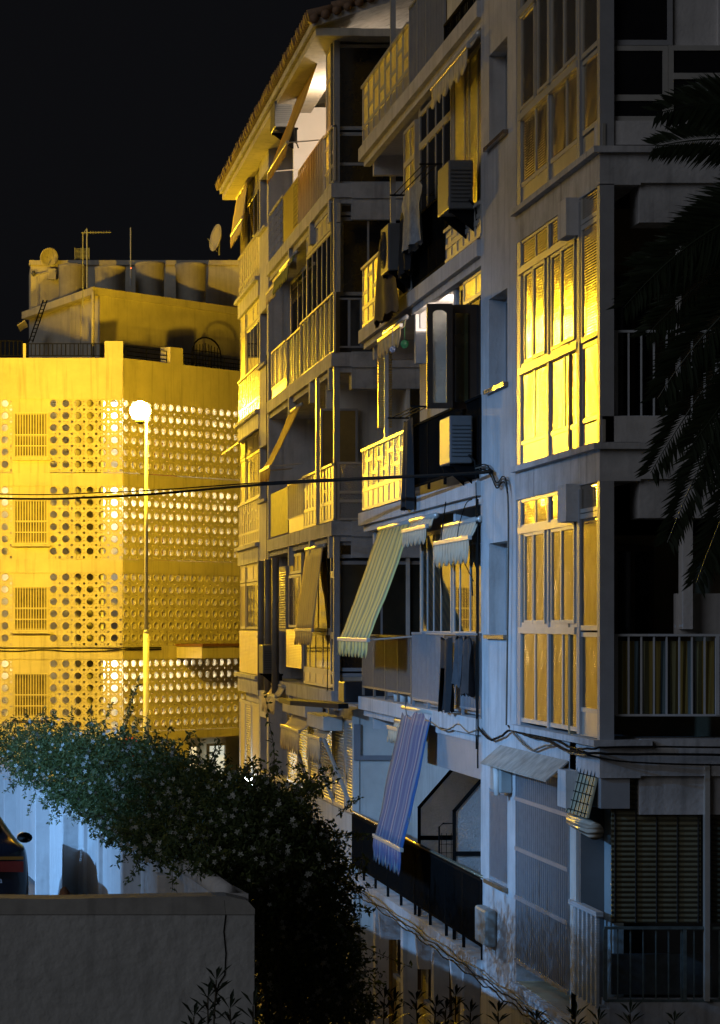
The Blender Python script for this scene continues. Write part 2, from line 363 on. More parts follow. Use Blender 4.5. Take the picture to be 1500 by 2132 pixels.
# pier wall with small windows
pw = [(fy(1057), fy(1019), l + 1.02, l + 2.1) for l in LV[1:6]]
m = MB(); wall_holes(m, 'x', XF, XF + .32, Y1, Y2, LV[0], 13.6, pw); m.build('pier_wall', plaster, B1)
m = MB(); m.box(XF + .32, 7.6, Y2 - .2, Y2 - .02, LV[0], 13.6); m.box(XF + .32, 7.6, Y1 + .02, Y1 + .2, LV[0], 13.6); each(m, 'partition_wall', plaster, B1)
for k, (a, b, z0, z1) in enumerate(pw):
    low = k == 0
    if low:
        w = window(B1, 'x', XF + .05, a, b, z0, z1, fm=grey_metal, pm=glass_dark, zh=[z0 + .52], label='small ground window behind pale bars')
        g = MB(); n = 16
        for i in range(1, n): y = a + (b - a) * i / n; g.box(XF + .0, XF + .02, y - .012, y + .012, z0 + .04, z1 - .04)
        g.build('grille', grey_metal, w)
    else:
        w = window(B1, 'x', XF + .2, a, b, z0, z1, fm=alu_dull, pm=glass_dark if k % 2 == 0 else blind_pale, zh=[z1 - .22] if k > 3 else [])
        if k in (1, 2, 3): q = MB(); q.box(XF + .16, XF + .19, a + .03, a + .5, z0 + .03, z1 - .03); q.build('roller_shutter', blind_pale, w)
    s = MB(); s.box(XF - .06, XF + .3, a - .06, b + .06, z0 - .05, z0 - .002); s.build('sill', mat('glazed_brown_sill', (.2, .13, .08), .15, .3, 9, ior=1.7), w)
# --- floor slabs and beams
for k, l in enumerate(LV[1:6]):
    m = MB(); m.box(XF - .07, XF + .5, Y0 - .06, Y1, l - .05, l + .012); m.box(XF, XF + .4, Y0, Y1, l - .36 if k else l - .12, l - .05)
    m.box(XF + .4, 12, Y0, Y0 + .4, l - .34, l + .02); m.box(XF + .4, 12, Y0 + .05, Y0 + .45, l - .72, l - .34)
    m.box(XF + .4, 12, Y0 + .4, 28.4, l - .16, l - .01)
    m.build('floor_slab', concrete, B1)
    if k:
        m = MB(); m.box(XF - .13, XF + .02, fy(1206), fy(1188), l - .72, l - .34); m.build('bracket', plaster, B1)
# bay corner posts
for k, l in enumerate(LV[1:6]):
    top = l + 2.53
    if k: m = MB(); m.box(XF + .0, XF + .14, Y0 + .0, Y0 + .11, l + .01, top + .01); m.build('corner_post', alu_dull, B1)
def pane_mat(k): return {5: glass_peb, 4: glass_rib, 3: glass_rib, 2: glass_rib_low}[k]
# --- glazed bay, storeys from the top down
for k in (5, 4, 3, 2):
    l = LV[k]; pm = pane_mat(k); d = XF + .025
    M0, M1, E0, E1 = fy(1204), fy(1082), fy(1250), fy(1209)
    if k == 2: M0, E1 = fy(1200), fy(1203)
    lowz = l + .24 if k > 2 else l + .05
    mid = {5: l + 1.0, 4: l + 1.03, 3: l + 1.07, 2: l + 1.08}[k]; top = l + 2.56
    tr = l + 2.2 if k < 5 else l + 2.5
    # lower lights
    if k > 2:
        ps = MB(); ps.box(d, d + .03, M0, M1, l + .02, lowz); ps.box(d, d + .03, E0, E1, l + .02, lowz); ps.build('base_panel', alu_panel, B1)
    av = [fy(p) for p in ((1110, 1142, 1172) if k != 2 else (1111, 1139, 1168))]
    if k == 4: av = [fy(p) for p in (1112, 1143, 1176)]
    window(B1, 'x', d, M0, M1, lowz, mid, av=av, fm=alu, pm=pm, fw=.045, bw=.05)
    window(B1, 'x', d, E0 + .1, E1, l + .26, mid - .02, av=[fy(1235)] if k > 4 else [], fm=alu, pm=pm, fw=.045)
    if k == 2: ps = MB(); ps.box(d, d + .03, E0 + .1, E1, l + .02, l + .26); ps.build('base_panel', alu_panel, B1)
    # upper sliding sashes, two planes
    window(B1, 'x', d, M0, M1, mid + .02, tr, av=[], fm=alu, pm=glass_dark if k == 4 else pm, fw=.06)
    sash = {5: ((1088, 1112), (1145, 1176)), 4: ((1085, 1112), (1174, 1204)), 3: ((1096, 1112), (1170, 1199)), 2: ((1093, 1110), (1170, 1197))}[k]
    if k == 4: sash = ((1084, 1112), (1120, 1146), (1147, 1174), (1175, 1203))
    elif k == 3 or k == 2: sash = ((1091, 1109), (1112, 1136), (1147, 1168), (1170, 1198))
    else: sash = ((1088, 1112), (1113, 1138), (1146, 1174), (1176, 1203))
    for q, (p0, p1) in enumerate(sash):
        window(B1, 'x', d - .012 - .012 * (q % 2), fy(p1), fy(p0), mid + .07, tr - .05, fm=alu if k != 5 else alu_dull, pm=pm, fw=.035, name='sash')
    window(B1, 'x', d - .01, E0 + .1, E1, mid, tr if k > 3 else l + 2.25, av=[fy(1232)] if k == 5 else [], fm=alu, pm=pm, fw=.05)
    if k < 5:
        av = [fy(p) for p in (1112, 1143, 1176)] if k == 4 else [fy(p) for p in (1112, 1140, 1172)]
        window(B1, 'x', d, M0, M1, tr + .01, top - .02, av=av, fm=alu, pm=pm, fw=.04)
        window(B1, 'x', d - .01, E0 + .1, E1, tr + .06, l + 2.62, fm=alu, pm=pm, fw=.04)
    # thick mullion between the two halves
    x = fy(1141); q = MB(); q.box(XF + .0, XF + .12, x - .04, x + .04, l + .03, l + 2.5); q.box(XF - .005, XF + .12, fy(1208), fy(1208) + .12, l + .03, l + 2.5)
    q.box(XF + .005, XF + .16, Y1 - .22, Y1 - .0, l + .01, l + 2.53); each(q, 'mullion', alu_dull, B1)
    q = MB(); q.box(XF - .015, XF + .1, M0 + .02, M1, mid - .04, mid + .03); q.box(XF - .02, XF + .1, M0 + .02, M1, tr - .05, tr + .02); each(q, 'rail', alu, B1)
# --- lowest storey under the bay: tall barred opening, corner loggia with rolled blind
l = LV[1]
g0, g1 = fy(1186), fy(1076)
G = MB()
for i in range(27): y = g0 + (g1 - g0) * i / 26; G.box(XF - .012, XF + .008, y - .011, y + .011, l + .26, l + 2.46)
for z in (l + .26, l + .97, l + 1.52, l + 2.08, l + 2.46): G.box(XF - .025, XF - .005, g0, g1, z - .022, z + .022)
grl = G.build('window_grille', grey_metal, B1, 'rusty tall barred grille over the lowest bay')
m = MB(); m.box(XF + .35, XF + .45, g0, g1, l + .3, l + 2.6); m.build('backing_blind', mat('blind_tinted_by_blue_light', (.38, .44, .46), .7, .3, 2), B1)  # blue lamp light is put into this blind's colour
m = MB(); m.box(XF, XF + 1.5, g0, g1, l - .1, l + .02); m.box(XF + .5, XF + .6, g0, g1, l, l + .3); m.build('loggia_floor', mat('tiled_loggia_floor', (.42, .30, .16), .4, .3, 5), B1)
m = MB(); m.box(XF, XF + .16, fy(1200), fy(1187), l, l + 2.9); m.build('corner_column', plaster2, B1)
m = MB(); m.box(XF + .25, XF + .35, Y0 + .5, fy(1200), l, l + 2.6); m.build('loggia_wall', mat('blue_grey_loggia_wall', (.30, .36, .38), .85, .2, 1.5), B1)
# striped balustrade at the corner
G = MB(); gy0, gy1 = Y0 + .02, fy(1190)
for i in range(6): y = gy0 + .12 + (gy1 - gy0 - .1) * i / 6; G.box(XF - .01, XF + .02, y - .035, y + .035, l + .28, l + 1.18)
G.box(XF - .03, XF + .04, gy0, gy1, l + 1.18, l + 1.23); G.build('railing', ribbed('pale_ribbed_slats', (.42, .45, .47), 2, .025, .3, .8, 1.3, .004), B1)
m = MB(); m.box(XF, XF + .1, gy0, gy1, l - .05, l + .28); m.build('base_panel', plaster, B1)
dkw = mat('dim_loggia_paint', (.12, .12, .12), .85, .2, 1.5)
# --- front face of the near block (towards the camera)
def fx(px): return (px - CX) * Y0 / F
def fz(py): return (CY - py) * Y0 / F
m = MB(); m.box(fx(1252), 12, Y0 + .02, Y0 + .3, fz(300), fz(250)); m.box(fx(1405), fx(1500), Y0 + .1, Y0 + .2, fz(90), fz(-260)); m.box(fx(1500), 12, Y0 + .06, Y0 + .3, fz(250), fz(-260)); each(m, 'parapet_wall', plaster, B1)
window(B1, 'y', Y0 + .08, fx(1272), fx(1405), fz(90), fz(-250), fm=alu_dull, pm=glass_dark)
window(B1, 'y', Y0 + .06, fx(1272), fx(1394), fz(250), fz(92), zh=[(fz(201), .06)], fm=alu, pm=glass_dark, fw=.05)
window(B1, 'y', Y0 + .05, fx(1395), fx(1520), fz(250), fz(92), zh=[(fz(156), .06)], fm=alu, pm=glass_dark, fw=.05)
# recessed doors and windows in the loggias
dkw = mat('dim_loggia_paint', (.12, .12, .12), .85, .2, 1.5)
for k, (t, b) in enumerate(((470, 865), (1060, 1310), (1590, 1930))):
    if k < 2:
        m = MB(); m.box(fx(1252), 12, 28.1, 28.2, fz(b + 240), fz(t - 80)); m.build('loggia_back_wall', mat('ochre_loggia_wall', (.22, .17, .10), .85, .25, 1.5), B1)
        window(B1, 'y', 28.0, fx(1340), fx(1430), fz(b + (180 if k else 20)), fz(t + 70), av=[fx(1385)], fm=dark_wood, pm=glass_dark, name='balcony_door')
m = MB(); m.box(fx(1430), fx(1450), Y0 + .12, Y0 + .3, fz(1310), fz(1000)); m.box(fx(1418), fx(1426), Y0 + .12, Y0 + .2, fz(865), fz(500)); m.box(fx(1425), 12, Y0 + .3, Y0 + .4, fz(1320), fz(1235)); each(m, 'pillar', plaster, B1)
for (t, b, z) in ((690, 866, 1), (1325, 1490, 2)):
    bars(B1, 'y', Y0 + .1, fx(1262 + 26), 9.2, fz(b), fz(t), sp=.122, r=.008, mt=mat('pale_railing_bars', (.5, .52, .55), .35, .1, 6), posts=3, rail=.018, back=None)
cl = MB(); 
for i in range(26):
    x = fx(1270) + i * .075; cl.tube([(x, Y0 + .2 + .02 * math.sin(i * 2.1), fz(1488)), (x + .01, Y0 + .2, fz(1335))], .05, 6)
cl.build('railing_curtain', stripes('cloth_with_reflection_stripes', [(0, (.22, .17, .04)), (.45, (.10, .16, .20)), (.6, (.05, .05, .04)), (.8, (.2, .2, .1))], .26, 0), B1, 'cloth screen with painted yellow and blue reflections behind the balcony bars')  # yellow and blue reflections are coloured into the cloth as stripes
m = MB(); m.box(fx(1255), 12, Y0, Y0 + .3, fz(920), fz(866)); m.build('balcony_parapet', plaster, B1)
# blinds of the lowest corner balcony
for (a, b) in ((1280, 1467), (1480, 1720)):
    m = MB(); m.box(fx(a), fx(b), Y0 + .12, Y0 + .14, fz(1925), fz(1612)); o = m.build('slatted_blind', blind_wood, B1)
    c = MB(); c.box(fx(a), fx(b), Y0 + .09, Y0 + .18, fz(1612), fz(1600)); n = 5
    for i in range(n): x = fx(a) + .03 + (fx(b) - fx(a) - .06) * i / (n - 1); c.box(x - .004, x + .004, Y0 + .105, Y0 + .119, fz(1925), fz(1612))
    c.build('blind_cord', ac_dark, o)
m = MB(); m.box(fx(1468), fx(1478), Y0 - .02, Y0 + .06, fz(2085), fz(1590)); m.build('awning_post', alu, B1)
bars(B1, 'y', Y0 + .03, fx(1262), 9.2, fz(2085), fz(1936), sp=.122, r=.006, mt=mat('rusty_painted_railing', (.10, .13, .13), .5, .4, 12), posts=4, rail=.02)
m = MB(); m.box(XF + .1, 12, Y0 + .02, Y0 + .4, LV[0], fz(2088)); m.box(XF + .0, XF + .25, Y0, Y1, LV[0], l - .12); each(m, 'base_wall', concrete, B1)
m = MB(); m.box(fx(1290), fx(1500), Y0 + .3, Y0 + .36, fz(2080), fz(1995)); m.build('storage_chest', mat('mottled_dark_boards', (.05, .06, .065), .6, .5, 6), B1)
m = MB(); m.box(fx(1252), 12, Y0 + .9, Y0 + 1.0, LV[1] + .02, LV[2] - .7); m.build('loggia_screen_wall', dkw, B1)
# --- balconies of the near block
for k, l in enumerate(LV[1:6]):
    ye = Y3 if k else 44.4
    m = MB(); m.box(XF - .05, 7.7, Y2 + .003, ye + .12, l - .2, l); m.box(XF + .02, XF + .12, Y2 + .003, ye, l - .3, l - .2)
    m.box(XF + .12, 7.6, ye - .45, ye - .3, l - .5, l - .2); m.box(XF + .12, 7.6, fy(858), fy(858) + .16, l - .5, l - .2); m.box(XF + .12, 7.6, fy(930), fy(930) + .16, l - .5, l - .2)
    m.build('balcony_slab', plaster, B1)
m = MB(); m.box(6.9, 7.6, Y2, 43.0, LV[2] - .5, 13); m.build('flat_wall', plaster2, B1)
bal = {}
# top storey: amber glass balustrade then corrugated sheet and dark rail
l = LV[5]
hrail(B1, XF, fy(853), fy(757), l + .03, l + .95, 8, glass_amber, low=.26, label='amber pebbled glass balustrade')
bars(B1, 'x', XF, fy(926), fy(855), l + .03, l + 1.1, sp=.12, r=.012, mt=alu_dull, back=corr, label='corrugated sheet balustrade')
bars(B1, 'x', XF, fy(999), fy(928), l + .03, l + .22, mt=black_metal)
# storey 4: glazed part
l = LV[4]; d = XF + .07
hrail(B1, XF, fy(858), fy(757), l + .03, l + .98, 9, glass_amber, low=.3, seed=2, label='yellow-lit balustrade with pebbled glass')
hrail(B1, XF, fy(1003), fy(930), l + .03, l + .46, 6, alu_panel, low=.2, solid=alu_panel)
bars(B1, 'x', XF, fy(930), fy(862), l + .05, l + .95, sp=.1, r=.01, mt=black_metal)
window(B1, 'x', d, fy(855), fy(832), l + .1, l + 2.45, av=[fy(845)], zh=[(l + 1.95, .08)], fm=alu, pm=glass_peb)
window(B1, 'x', d, fy(930), fy(864), l + .5, l + 2.45, av=[fy(880), fy(897), fy(912)], zh=[(l + 1.98, .09)], fm=alu, pm=glass_plain)
window(B1, 'x', d, fy(1003), fy(934), l + .5, l + 2.45, av=[fy(957), fy(966), fy(984)], fm=alu, pm=glass_peb)
# storey 3: ribbed panels, black bars, open casement
l = LV[3]
hrail(B1, XF, fy(858), fy(757), l + .03, l + 1.0, 9, slatmetal, low=.32, seed=3, label='white louvred balustrade with H pattern')
bars(B1, 'x', XF, fy(1003), fy(862), l + .16, l + .98, sp=.085, r=.009, mt=black_metal, foot=.1, label='black barred railing with double rail')
window(B1, 'x', d + .05, fy(1003), fy(940), l + 1.0, l + 2.6, av=[fy(960), fy(980)], fm=dark_wood, pm=glass_dark, fw=.08)
window(B1, 'x', d + .03, fy(1003), fy(950), l + 2.28, l + 2.6, av=[fy(975)], fm=alu, pm=glass_amber)
# wooden casement standing open, parallel to the photo
Yc = 33.9
def cx(px): return (px - CX) * Yc / F
def cz(py): return (CY - py) * Yc / F
arch_pane = mat('arched_frosted_pane', (.75, .76, .68), .06, .2, 5, bump=.35, bscale=30, ior=1.45); arch_pane.node_tree.nodes['Principled BSDF'].inputs['Transmission Weight'].default_value = .75
W1 = thing('open_casement', (cx(900), Yc, cz(850)), 'dark wooden casement window with arched glass standing wide open', 'casement window')
def ywin(t, x0, x1, z0, z1, fw, fm, pm, Y, th=.05, arch=False):
    m = MB(); m.box(x0, x0 + fw, Y, Y + th, z0, z1); m.box(x1 - fw, x1, Y, Y + th, z0, z1); m.box(x0 + fw, x1 - fw, Y + .002, Y + th - .002, z0, z0 + fw); m.box(x0 + fw, x1 - fw, Y + .002, Y + th - .002, z1 - fw, z1)
    if arch:
        c = (x0 + x1) / 2; r = (x1 - x0) / 2 - fw; zb = z1 - fw - r * .6
        pts = [(x0 + fw, z1 - fw)] + [(c - r * math.cos(a), zb + r * .55 * math.sin(a)) for a in [math.pi * i / 10 for i in range(11)]] + [(x1 - fw, z1 - fw)]
        m.plate([(x, Y + .004, z) for x, z in pts], (0, th - .01, 0))
    o = m.build('sash_frame', fm, t); p = MB(); p.box(x0 + fw, x1 - fw, Y + th * .4, Y + th * .6, z0 + fw, z1 - fw); p.build('pane', pm, o); return o
ywin(W1, cx(890), cx(943), cz(850), cz(632), .07, dark_wood, arch_pane, Yc, arch=True)
m = MB(); m.box(cx(943), cx(1003), Yc + .1, Yc + .15, cz(850), cz(632)); m.build('leaf_board', dark_wood, W1)
m = MB(); m.box(cx(950), cx(978), Yc + .085, Yc + .098, cz(835), cz(650)); m.build('leaf_pane', mat('brown_tinted_glass', (.05, .04, .015), .12, .4, 3, ior=1.9), W1)
# storey 2: bars and reflecting windows
l = LV[2]
bars(B1, 'x', XF, fy(858), fy(757), l + .16, l + .95, sp=.1, r=.011, mt=mat('brown_patinated_bars', (.16, .13, .11), .42, .2, 8), foot=.14, back=mat('brown_reed_screen', (.10, .07, .045), .7, .4, 8), label='brownish barred railing with reed screen')
bars(B1, 'x', XF, fy(1004), fy(861), l + .10, l + 1.0, sp=.105, r=.014, mt=grey_metal, foot=.1, label='grey barred railing with pale bottom rail')
window(B1, 'x', d, fy(930), fy(868), l + 1.0, l + 2.4, av=[fy(880), fy(893), fy(908)], fm=alu, pm=glass_plain, fw=.05)
window(B1, 'x', d, fy(1004), fy(934), l + 1.0, l + 2.4, av=[fy(947), fy(968), fy(984)], fm=alu, pm=mat('mirroring_window_glass', (.02, .02, .02), .012, .1, 2, ior=3.2), fw=.05)
m = MB(); m.box(XF + .1, XF + .2, fy(1004), fy(868), l + .02, l + 1.0); m.build('parapet_panel', alu_dull, B1)
# storey 1: long black railing, blue awning, frosted partitions
l = LV[1]
bars(B1, 'x', XF, fy(1005), 44.4, l + .16, l + .94, sp=.075, r=.012, mt=black_metal, foot=.16, rail=.02, posts=9, label='long black railing of the lowest balcony')
m = MB(); m.tube([(XF, fy(1006), l + 1.0), (XF, 44.4, l + 1.0)], .022, 8); m.build('handrail', mat('polished_gilt_handrail', (.55, .45, .3), .22, .1, 5, metal=.8), B1)
for (px0, py0, Yp, ch) in ((872, 1595, 37.8, .5), (943, 1618, 35.0, .38)):
    x0 = XF + .02; x1 = 7.4; zt = (CY - py0) * Yp / F; zb = l + .02; zm = (CY - (1745 if px0 < 900 else 1778)) * Yp / F
    x0 = max(x0, (px0 - CX) * Yp / F)
    t = MB(); w = .04
    out = [(x0, zb), (x0, zt - ch * 1.15), (x0 + ch, zt), (x1, zt), (x1, zb)]
    for i in range(len(out) - 1):
        a = Vector((out[i][0], Yp, out[i][1])); b = Vector((out[i + 1][0], Yp, out[i + 1][1])); dv = (b - a).normalized() * .015; nv = Vector((-(b - a).z, 0, (b - a).x)).normalized() * w * .5
        t.plate([a - dv - nv, b + dv - nv, b + dv + nv, a - dv + nv], (0, .04 + i * .003, 0))
    t.box(x0, x1, Yp - .004, Yp + .038, zm - .03, zm + .03)
    o = t.build('balcony_partition', dark_wood if False else black_metal, B1, 'frosted glass balcony partition in a black frame')
    p = MB(); p.plate([(x, Yp + .015, z) for x, z in out], (0, .01, 0)); p.build('pane', glass_frost, o)
m = MB(); m.box(7.0, 7.6, Y2, 44.4, l, LV[2] - .2); m.build('back_wall', plaster2, B1)
m = MB(); m.box(XF + .06, 7.5, 38.36, 38.5, LV[3] + 1.9, LV[3] + 2.35); m.build('header_beam', mat('grey_beam_paint', (.25, .24, .23), .85, .2, 2), B1)
m = MB(); m.box(XF + .05, XF + .16, 33.1, 37.3, LV[2] - .75, LV[2] - .3); m.build('dark_lintel_panel', alu_dull, B1)
# --- open passage under the balconies: pillars, doors, dark windows
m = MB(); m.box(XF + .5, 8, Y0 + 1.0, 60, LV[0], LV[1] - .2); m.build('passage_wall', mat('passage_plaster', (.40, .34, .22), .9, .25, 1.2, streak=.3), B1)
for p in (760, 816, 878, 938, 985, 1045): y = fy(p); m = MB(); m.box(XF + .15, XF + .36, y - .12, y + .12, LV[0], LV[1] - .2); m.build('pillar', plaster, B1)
def fyp(px): return F * 6.46 / (px - CX)
for (p0, p1, a, b, dm, nm) in ((768, 808, .0, 2.3, mat('ochre_metal_door', (.20, .14, .05), .5, .3, 3), 'door'), (950, 985, .0, 2.2, mat('dark_metal_door', (.07, .05, .03), .5, .3, 3), 'door')):
    q = MB(); q.box(XF + .44, XF + .49, fyp(p1), fyp(p0), LV[0] + a, LV[0] + b); o = q.build(nm, dm, B1)
    h = MB(); h.box(XF + .40, XF + .44, fyp(p1) + .3, fyp(p1) + .34, LV[0] + .95, LV[0] + 1.15); h.build('handle', black_metal, o)
for (p0, p1) in ((824, 866), (888, 930), (1002, 1040)):
    w = window(B1, 'x', XF + .46, fyp(p1), fyp(p0), LV[0] + 1.5, LV[0] + 2.65, fm=dark_wood, pm=mat('unlit_passage_glass', (.006, .006, .006), .5, .2, 2, ior=1.2), av=[fyp((p0 + p1) / 2)])
    s = MB(); s.box(XF + .38, XF + .5, fyp(p1), fyp(p0), LV[0] + 1.44, LV[0] + 1.497); s.build('sill', concrete, w)
m = MB(); 
for p in (788, 866, 938): y = fy(p); m.plate([(XF + .0, y, LV[1] - .2), (XF + .5, y, LV[1] - .2), (XF + .5, y, LV[1] - .75), (XF + .04, y, LV[1] - .75)], (0, .12, 0))
each(m, 'bracket', plaster, B1)
# rainwater pole seen behind the balconies
m = MB(); m.box(6.45, 6.53, 43.05, 43.13, LV[4] + .6, LV[5] + 2.7); m.build('downpipe', alu_dull, B1)
# ================================================================ MIDDLE APARTMENT BLOCK (mirrored plan)
C0, C1, C2, C3 = 46.8, 57.45, 59.35, 64.1          # balconies | pier | far bay
B2 = thing('apartment_building', (XF, C0, LV[0]), 'farther apartment block with tiled eave, its far bay lit yellow by the street lamp', 'building')
m = MB(); m.box(7.35, 16, 49.2, 64, LV[0], 10.1); m.box(6.2, 16, C2, 64, LV[0], 10.05); m.build('core_wall', plaster2, B2)
pw = [(fy(556) , fy(542), l + .9, l + 2.05) for l in LV[1:6]]
m = MB(); wall_holes(m, 'x', XF, XF + .3, C1, C2, LV[0], 10.1, pw); m.box(XF + .3, 7.4, C1 + .01, C1 + .2, LV[0], 10.1); m.build('pier_wall', plaster, B2)
for k, (a, b, z0, z1) in enumerate(pw):
    w = window(B2, 'x', XF + .2, a, b, z0, z1, fm=alu_dull, pm=glass_dark); s = MB(); s.box(XF - .07, XF + .25, a - .08, b + .08, z0 - .06, z0 - .002); s.build('sill', concrete, w)
for k, l in enumerate(LV[1:6]):
    m = MB(); m.box(XF - .1, XF + .3, C2, C3 + .1, l - .06, l + .02); m.box(XF - .02, XF + .3, C2, C3, l - .4, l - .06)
    m.box(XF - .05, 7.4, (C0 if k else 44.5) - .04, C1 - .003, l - .24, l); m.box(XF + .02, 7.4, (C0 if k else 44.5), C1 - .003, l - .34, l - .24)
    m.box(XF + .3, 12, C0 - .06, C0 + .3, l - .26, l + .01); m.box(XF + .3, 12, C0 - .03, C0 + .3, l - .62, l - .262)
    for p in (606, 650, 690): y = fy(p); m.box(XF - .05, XF + .1, y - .1, y + .1, l - .62, l - .24)
    m.build('floor_slab', concrete if k else plaster, B2)
# far bay storeys
for k in (5, 4, 3, 2):
    l = LV[k]; d = XF + .02
    if k != 2: hrail(B2, d, C2 + .05, C3 - 1.3, l + .04, l + 1.02, 8, slatmetal if k != 4 else alu_panel, low=.26, seed=k, label='yellow-lit lower panels of the far bay' if k == 3 else None); hrail(B2, d - .003, C3 - 1.2, C3, l + .04, l + 1.02, 3, slatmetal, low=.26, seed=k + 5)
    else: m = MB(); m.box(d, d + .05, C2 + .05, C3, l + .04, l + 1.0); m.build('parapet_panel', slatmetal, B2)
    window(B2, 'x', d + .05, C2 + .1, C3 - 1.3, l + 1.03, l + 2.08, av=[C2 + 1.0, C2 + 1.9, C2 + 2.6], fm=alu, pm=glass_plain, fw=.06)
    window(B2, 'x', d + .03, C3 - 1.2, C3, l + 1.03, l + 2.08, fm=alu, pm=glass_peb, fw=.06)
    window(B2, 'x', d + .05, C2 + .1, C3 - 1.3, l + 2.1, l + 2.5, av=[C2 + 1.0, C2 + 2.0], fm=alu, pm=alu_panel, fw=.06)
    window(B2, 'x', d + .03, C3 - 1.2, C3, l + 2.1, l + 2.5, fm=alu, pm=alu_panel, fw=.06)
l = LV[1]
for i, (a, b, pm) in enumerate(((59.5, 61.2, alu_panel), (61.3, 62.6, blind_pale), (62.7, 64.0, alu_panel))): window(B2, 'x', XF + .02, a, b, l - 1.2, l + 2.3, fm=alu, pm=pm, fw=.07)
# --- balcony strip
l = LV[5]                                          # top storey
hrail(B2, XF, C0, fy(678), l + .02, l + 1.0, 2, glass_amber, low=.3, seed=4)
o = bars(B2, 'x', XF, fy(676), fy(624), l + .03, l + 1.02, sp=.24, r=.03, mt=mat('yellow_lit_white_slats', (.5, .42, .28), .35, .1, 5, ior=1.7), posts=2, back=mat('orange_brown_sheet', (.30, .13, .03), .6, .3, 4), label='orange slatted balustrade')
m = MB(); m.box(XF, XF + .04, fy(623), fy(590), l + .03, l + 1.0); m.build('railing_board', brown_wood, B2)
m = MB(); m.box(XF - .01, XF + .0, fy(623), fy(612), l + .1, l + .9); m.build('brick_infill', ribbed('dark_brick_courses', (.12, .07, .04), 2, .08, .8, .8, 1.4, .01), B2)
y0, y1 = fy(590), fy(562); m = MB(); nn = 9
for i in range(nn):
    for j in range(6):
        y = y0 + (y1 - y0) * (i + .5) / nn; z = l + .12 + j * .155; ring(m, Vector((XF, y, z)), .075, 'x', .016, 8)
m.box(XF - .02, XF + .03, y0, y1, l + 1.0, l + 1.04); m.build('pierced_balustrade', concrete, B2, 'pierced ring balustrade')
window(B2, 'x', XF + .02, C0 + .05, fy(678), l + 1.05, l + 2.45, zh=[l + 1.9], fm=alu, pm=glass_amber)
m = MB(); m.box(XF + .0, XF + .1, C0 - .01, C0 + .12, LV[2], 10.0); m.build('corner_post', alu_dull, B2)
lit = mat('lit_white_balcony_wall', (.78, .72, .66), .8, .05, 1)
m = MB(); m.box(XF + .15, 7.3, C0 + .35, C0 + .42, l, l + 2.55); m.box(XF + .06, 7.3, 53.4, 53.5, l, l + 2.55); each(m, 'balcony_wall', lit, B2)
m = MB(); m.box(7.28, 7.34, C0, C1, LV[1], 10.0); m.build('flat_wall', plaster2, B2)
m = MB(); m.box(7.2, 7.27, fy(660) , fy(636), l + .02, l + 2.1); m.build('balcony_door', dark_wood, B2)
# storey 4: fully glazed with corrugated lower sheet
l = LV[4]
bars(B2, 'x', XF, fy(697), fy(627), l + .02, l + 1.0, sp=.6, r=.012, mt=alu, posts=4, back=corr, label='corrugated plastic balustrade')
bars(B2, 'x', XF + .02, fy(626), fy(597), l + .02, l + .95, sp=.6, r=.012, mt=alu, posts=2, back=corr)
bars(B2, 'x', XF, fy(596), fy(567), l + .22, l + .95, sp=.35, r=.014, mt=alu, posts=3, back=alu_panel)
m = MB(); m.box(XF, XF + .05, fy(596), fy(567), l + .02, l + .22); m.build('base_panel', alu_panel, B2)
window(B2, 'x', XF + .05, fy(697), fy(634), l + 1.03, l + 2.2, av=[fy(p) for p in (645, 655, 665, 675, 687)], fm=alu, pm=glass_plain)
window(B2, 'x', XF + .05, fy(697), fy(634), l + 2.22, l + 2.55, av=[fy(p) for p in (645, 655, 665, 675)], fm=alu, pm=alu_panel)
window(B2, 'x', XF + .08, fy(631), fy(598), l + 1.0, l + 2.1, av=[fy(612), fy(622)], fm=alu_dull, pm=glass_plain)
# storey 3: open corner balcony, H balustrade
l = LV[3]
hrail(B2, XF, C0, fy(634), l + .02, l + 1.0, 10, alu_panel, low=.32, seed=6, label='white panelled balustrade with H bars')
bars(B2, 'x', XF, fy(633), fy(602), l + .3, l + .95, sp=.3, r=.03, mt=alu, back=None)
m = MB(); m.box(XF, XF + .04, fy(633), fy(602), l + .02, l + .3); m.build('base_panel', alu_panel, B2)
m = MB(); m.box(XF, XF + .04, fy(600), fy(564), l + .05, l + .95); m.build('railing_board', mat('dull_brown_planks', (.14, .10, .05), .6, .45, 6), B2)
window(B2, 'y', C0 + .0, XF + .05, 7.6, l + .02, l + 1.02, zh=[l + .35, l + .5], fm=alu, pm=glass_frost, fw=.04, name='balcony_screen')
def bx(px, Y): return (px - CX) * Y / F
def bz(py, Y): return (CY - py) * Y / F
m = MB(); m.box(6.2, 9, 49.15, 49.2, l, LV[4] - .3); m.build('back_wall', plaster2, B2)
window(B2, 'y', 49.05, bx(668, 49), bx(746, 49), bz(985, 49), bz(850, 49), fm=alu_dull, pm=mat('ochre_blind_pane', (.26, .17, .045), .6, .3, 2), fw=.04)  # plain ochre blind colour with random variation
m = MB(); m.box(bx(657, 48.4), bx(665, 48.4), 48.3, 48.4, l, LV[4] - .3); m.build('balcony_pole', alu, B2)
window(B2, 'x', XF + .5, 50.9, 51.6, l + .3, l + 2.1, fm=alu_dull, pm=glass_amber, name='glass_brick_screen')
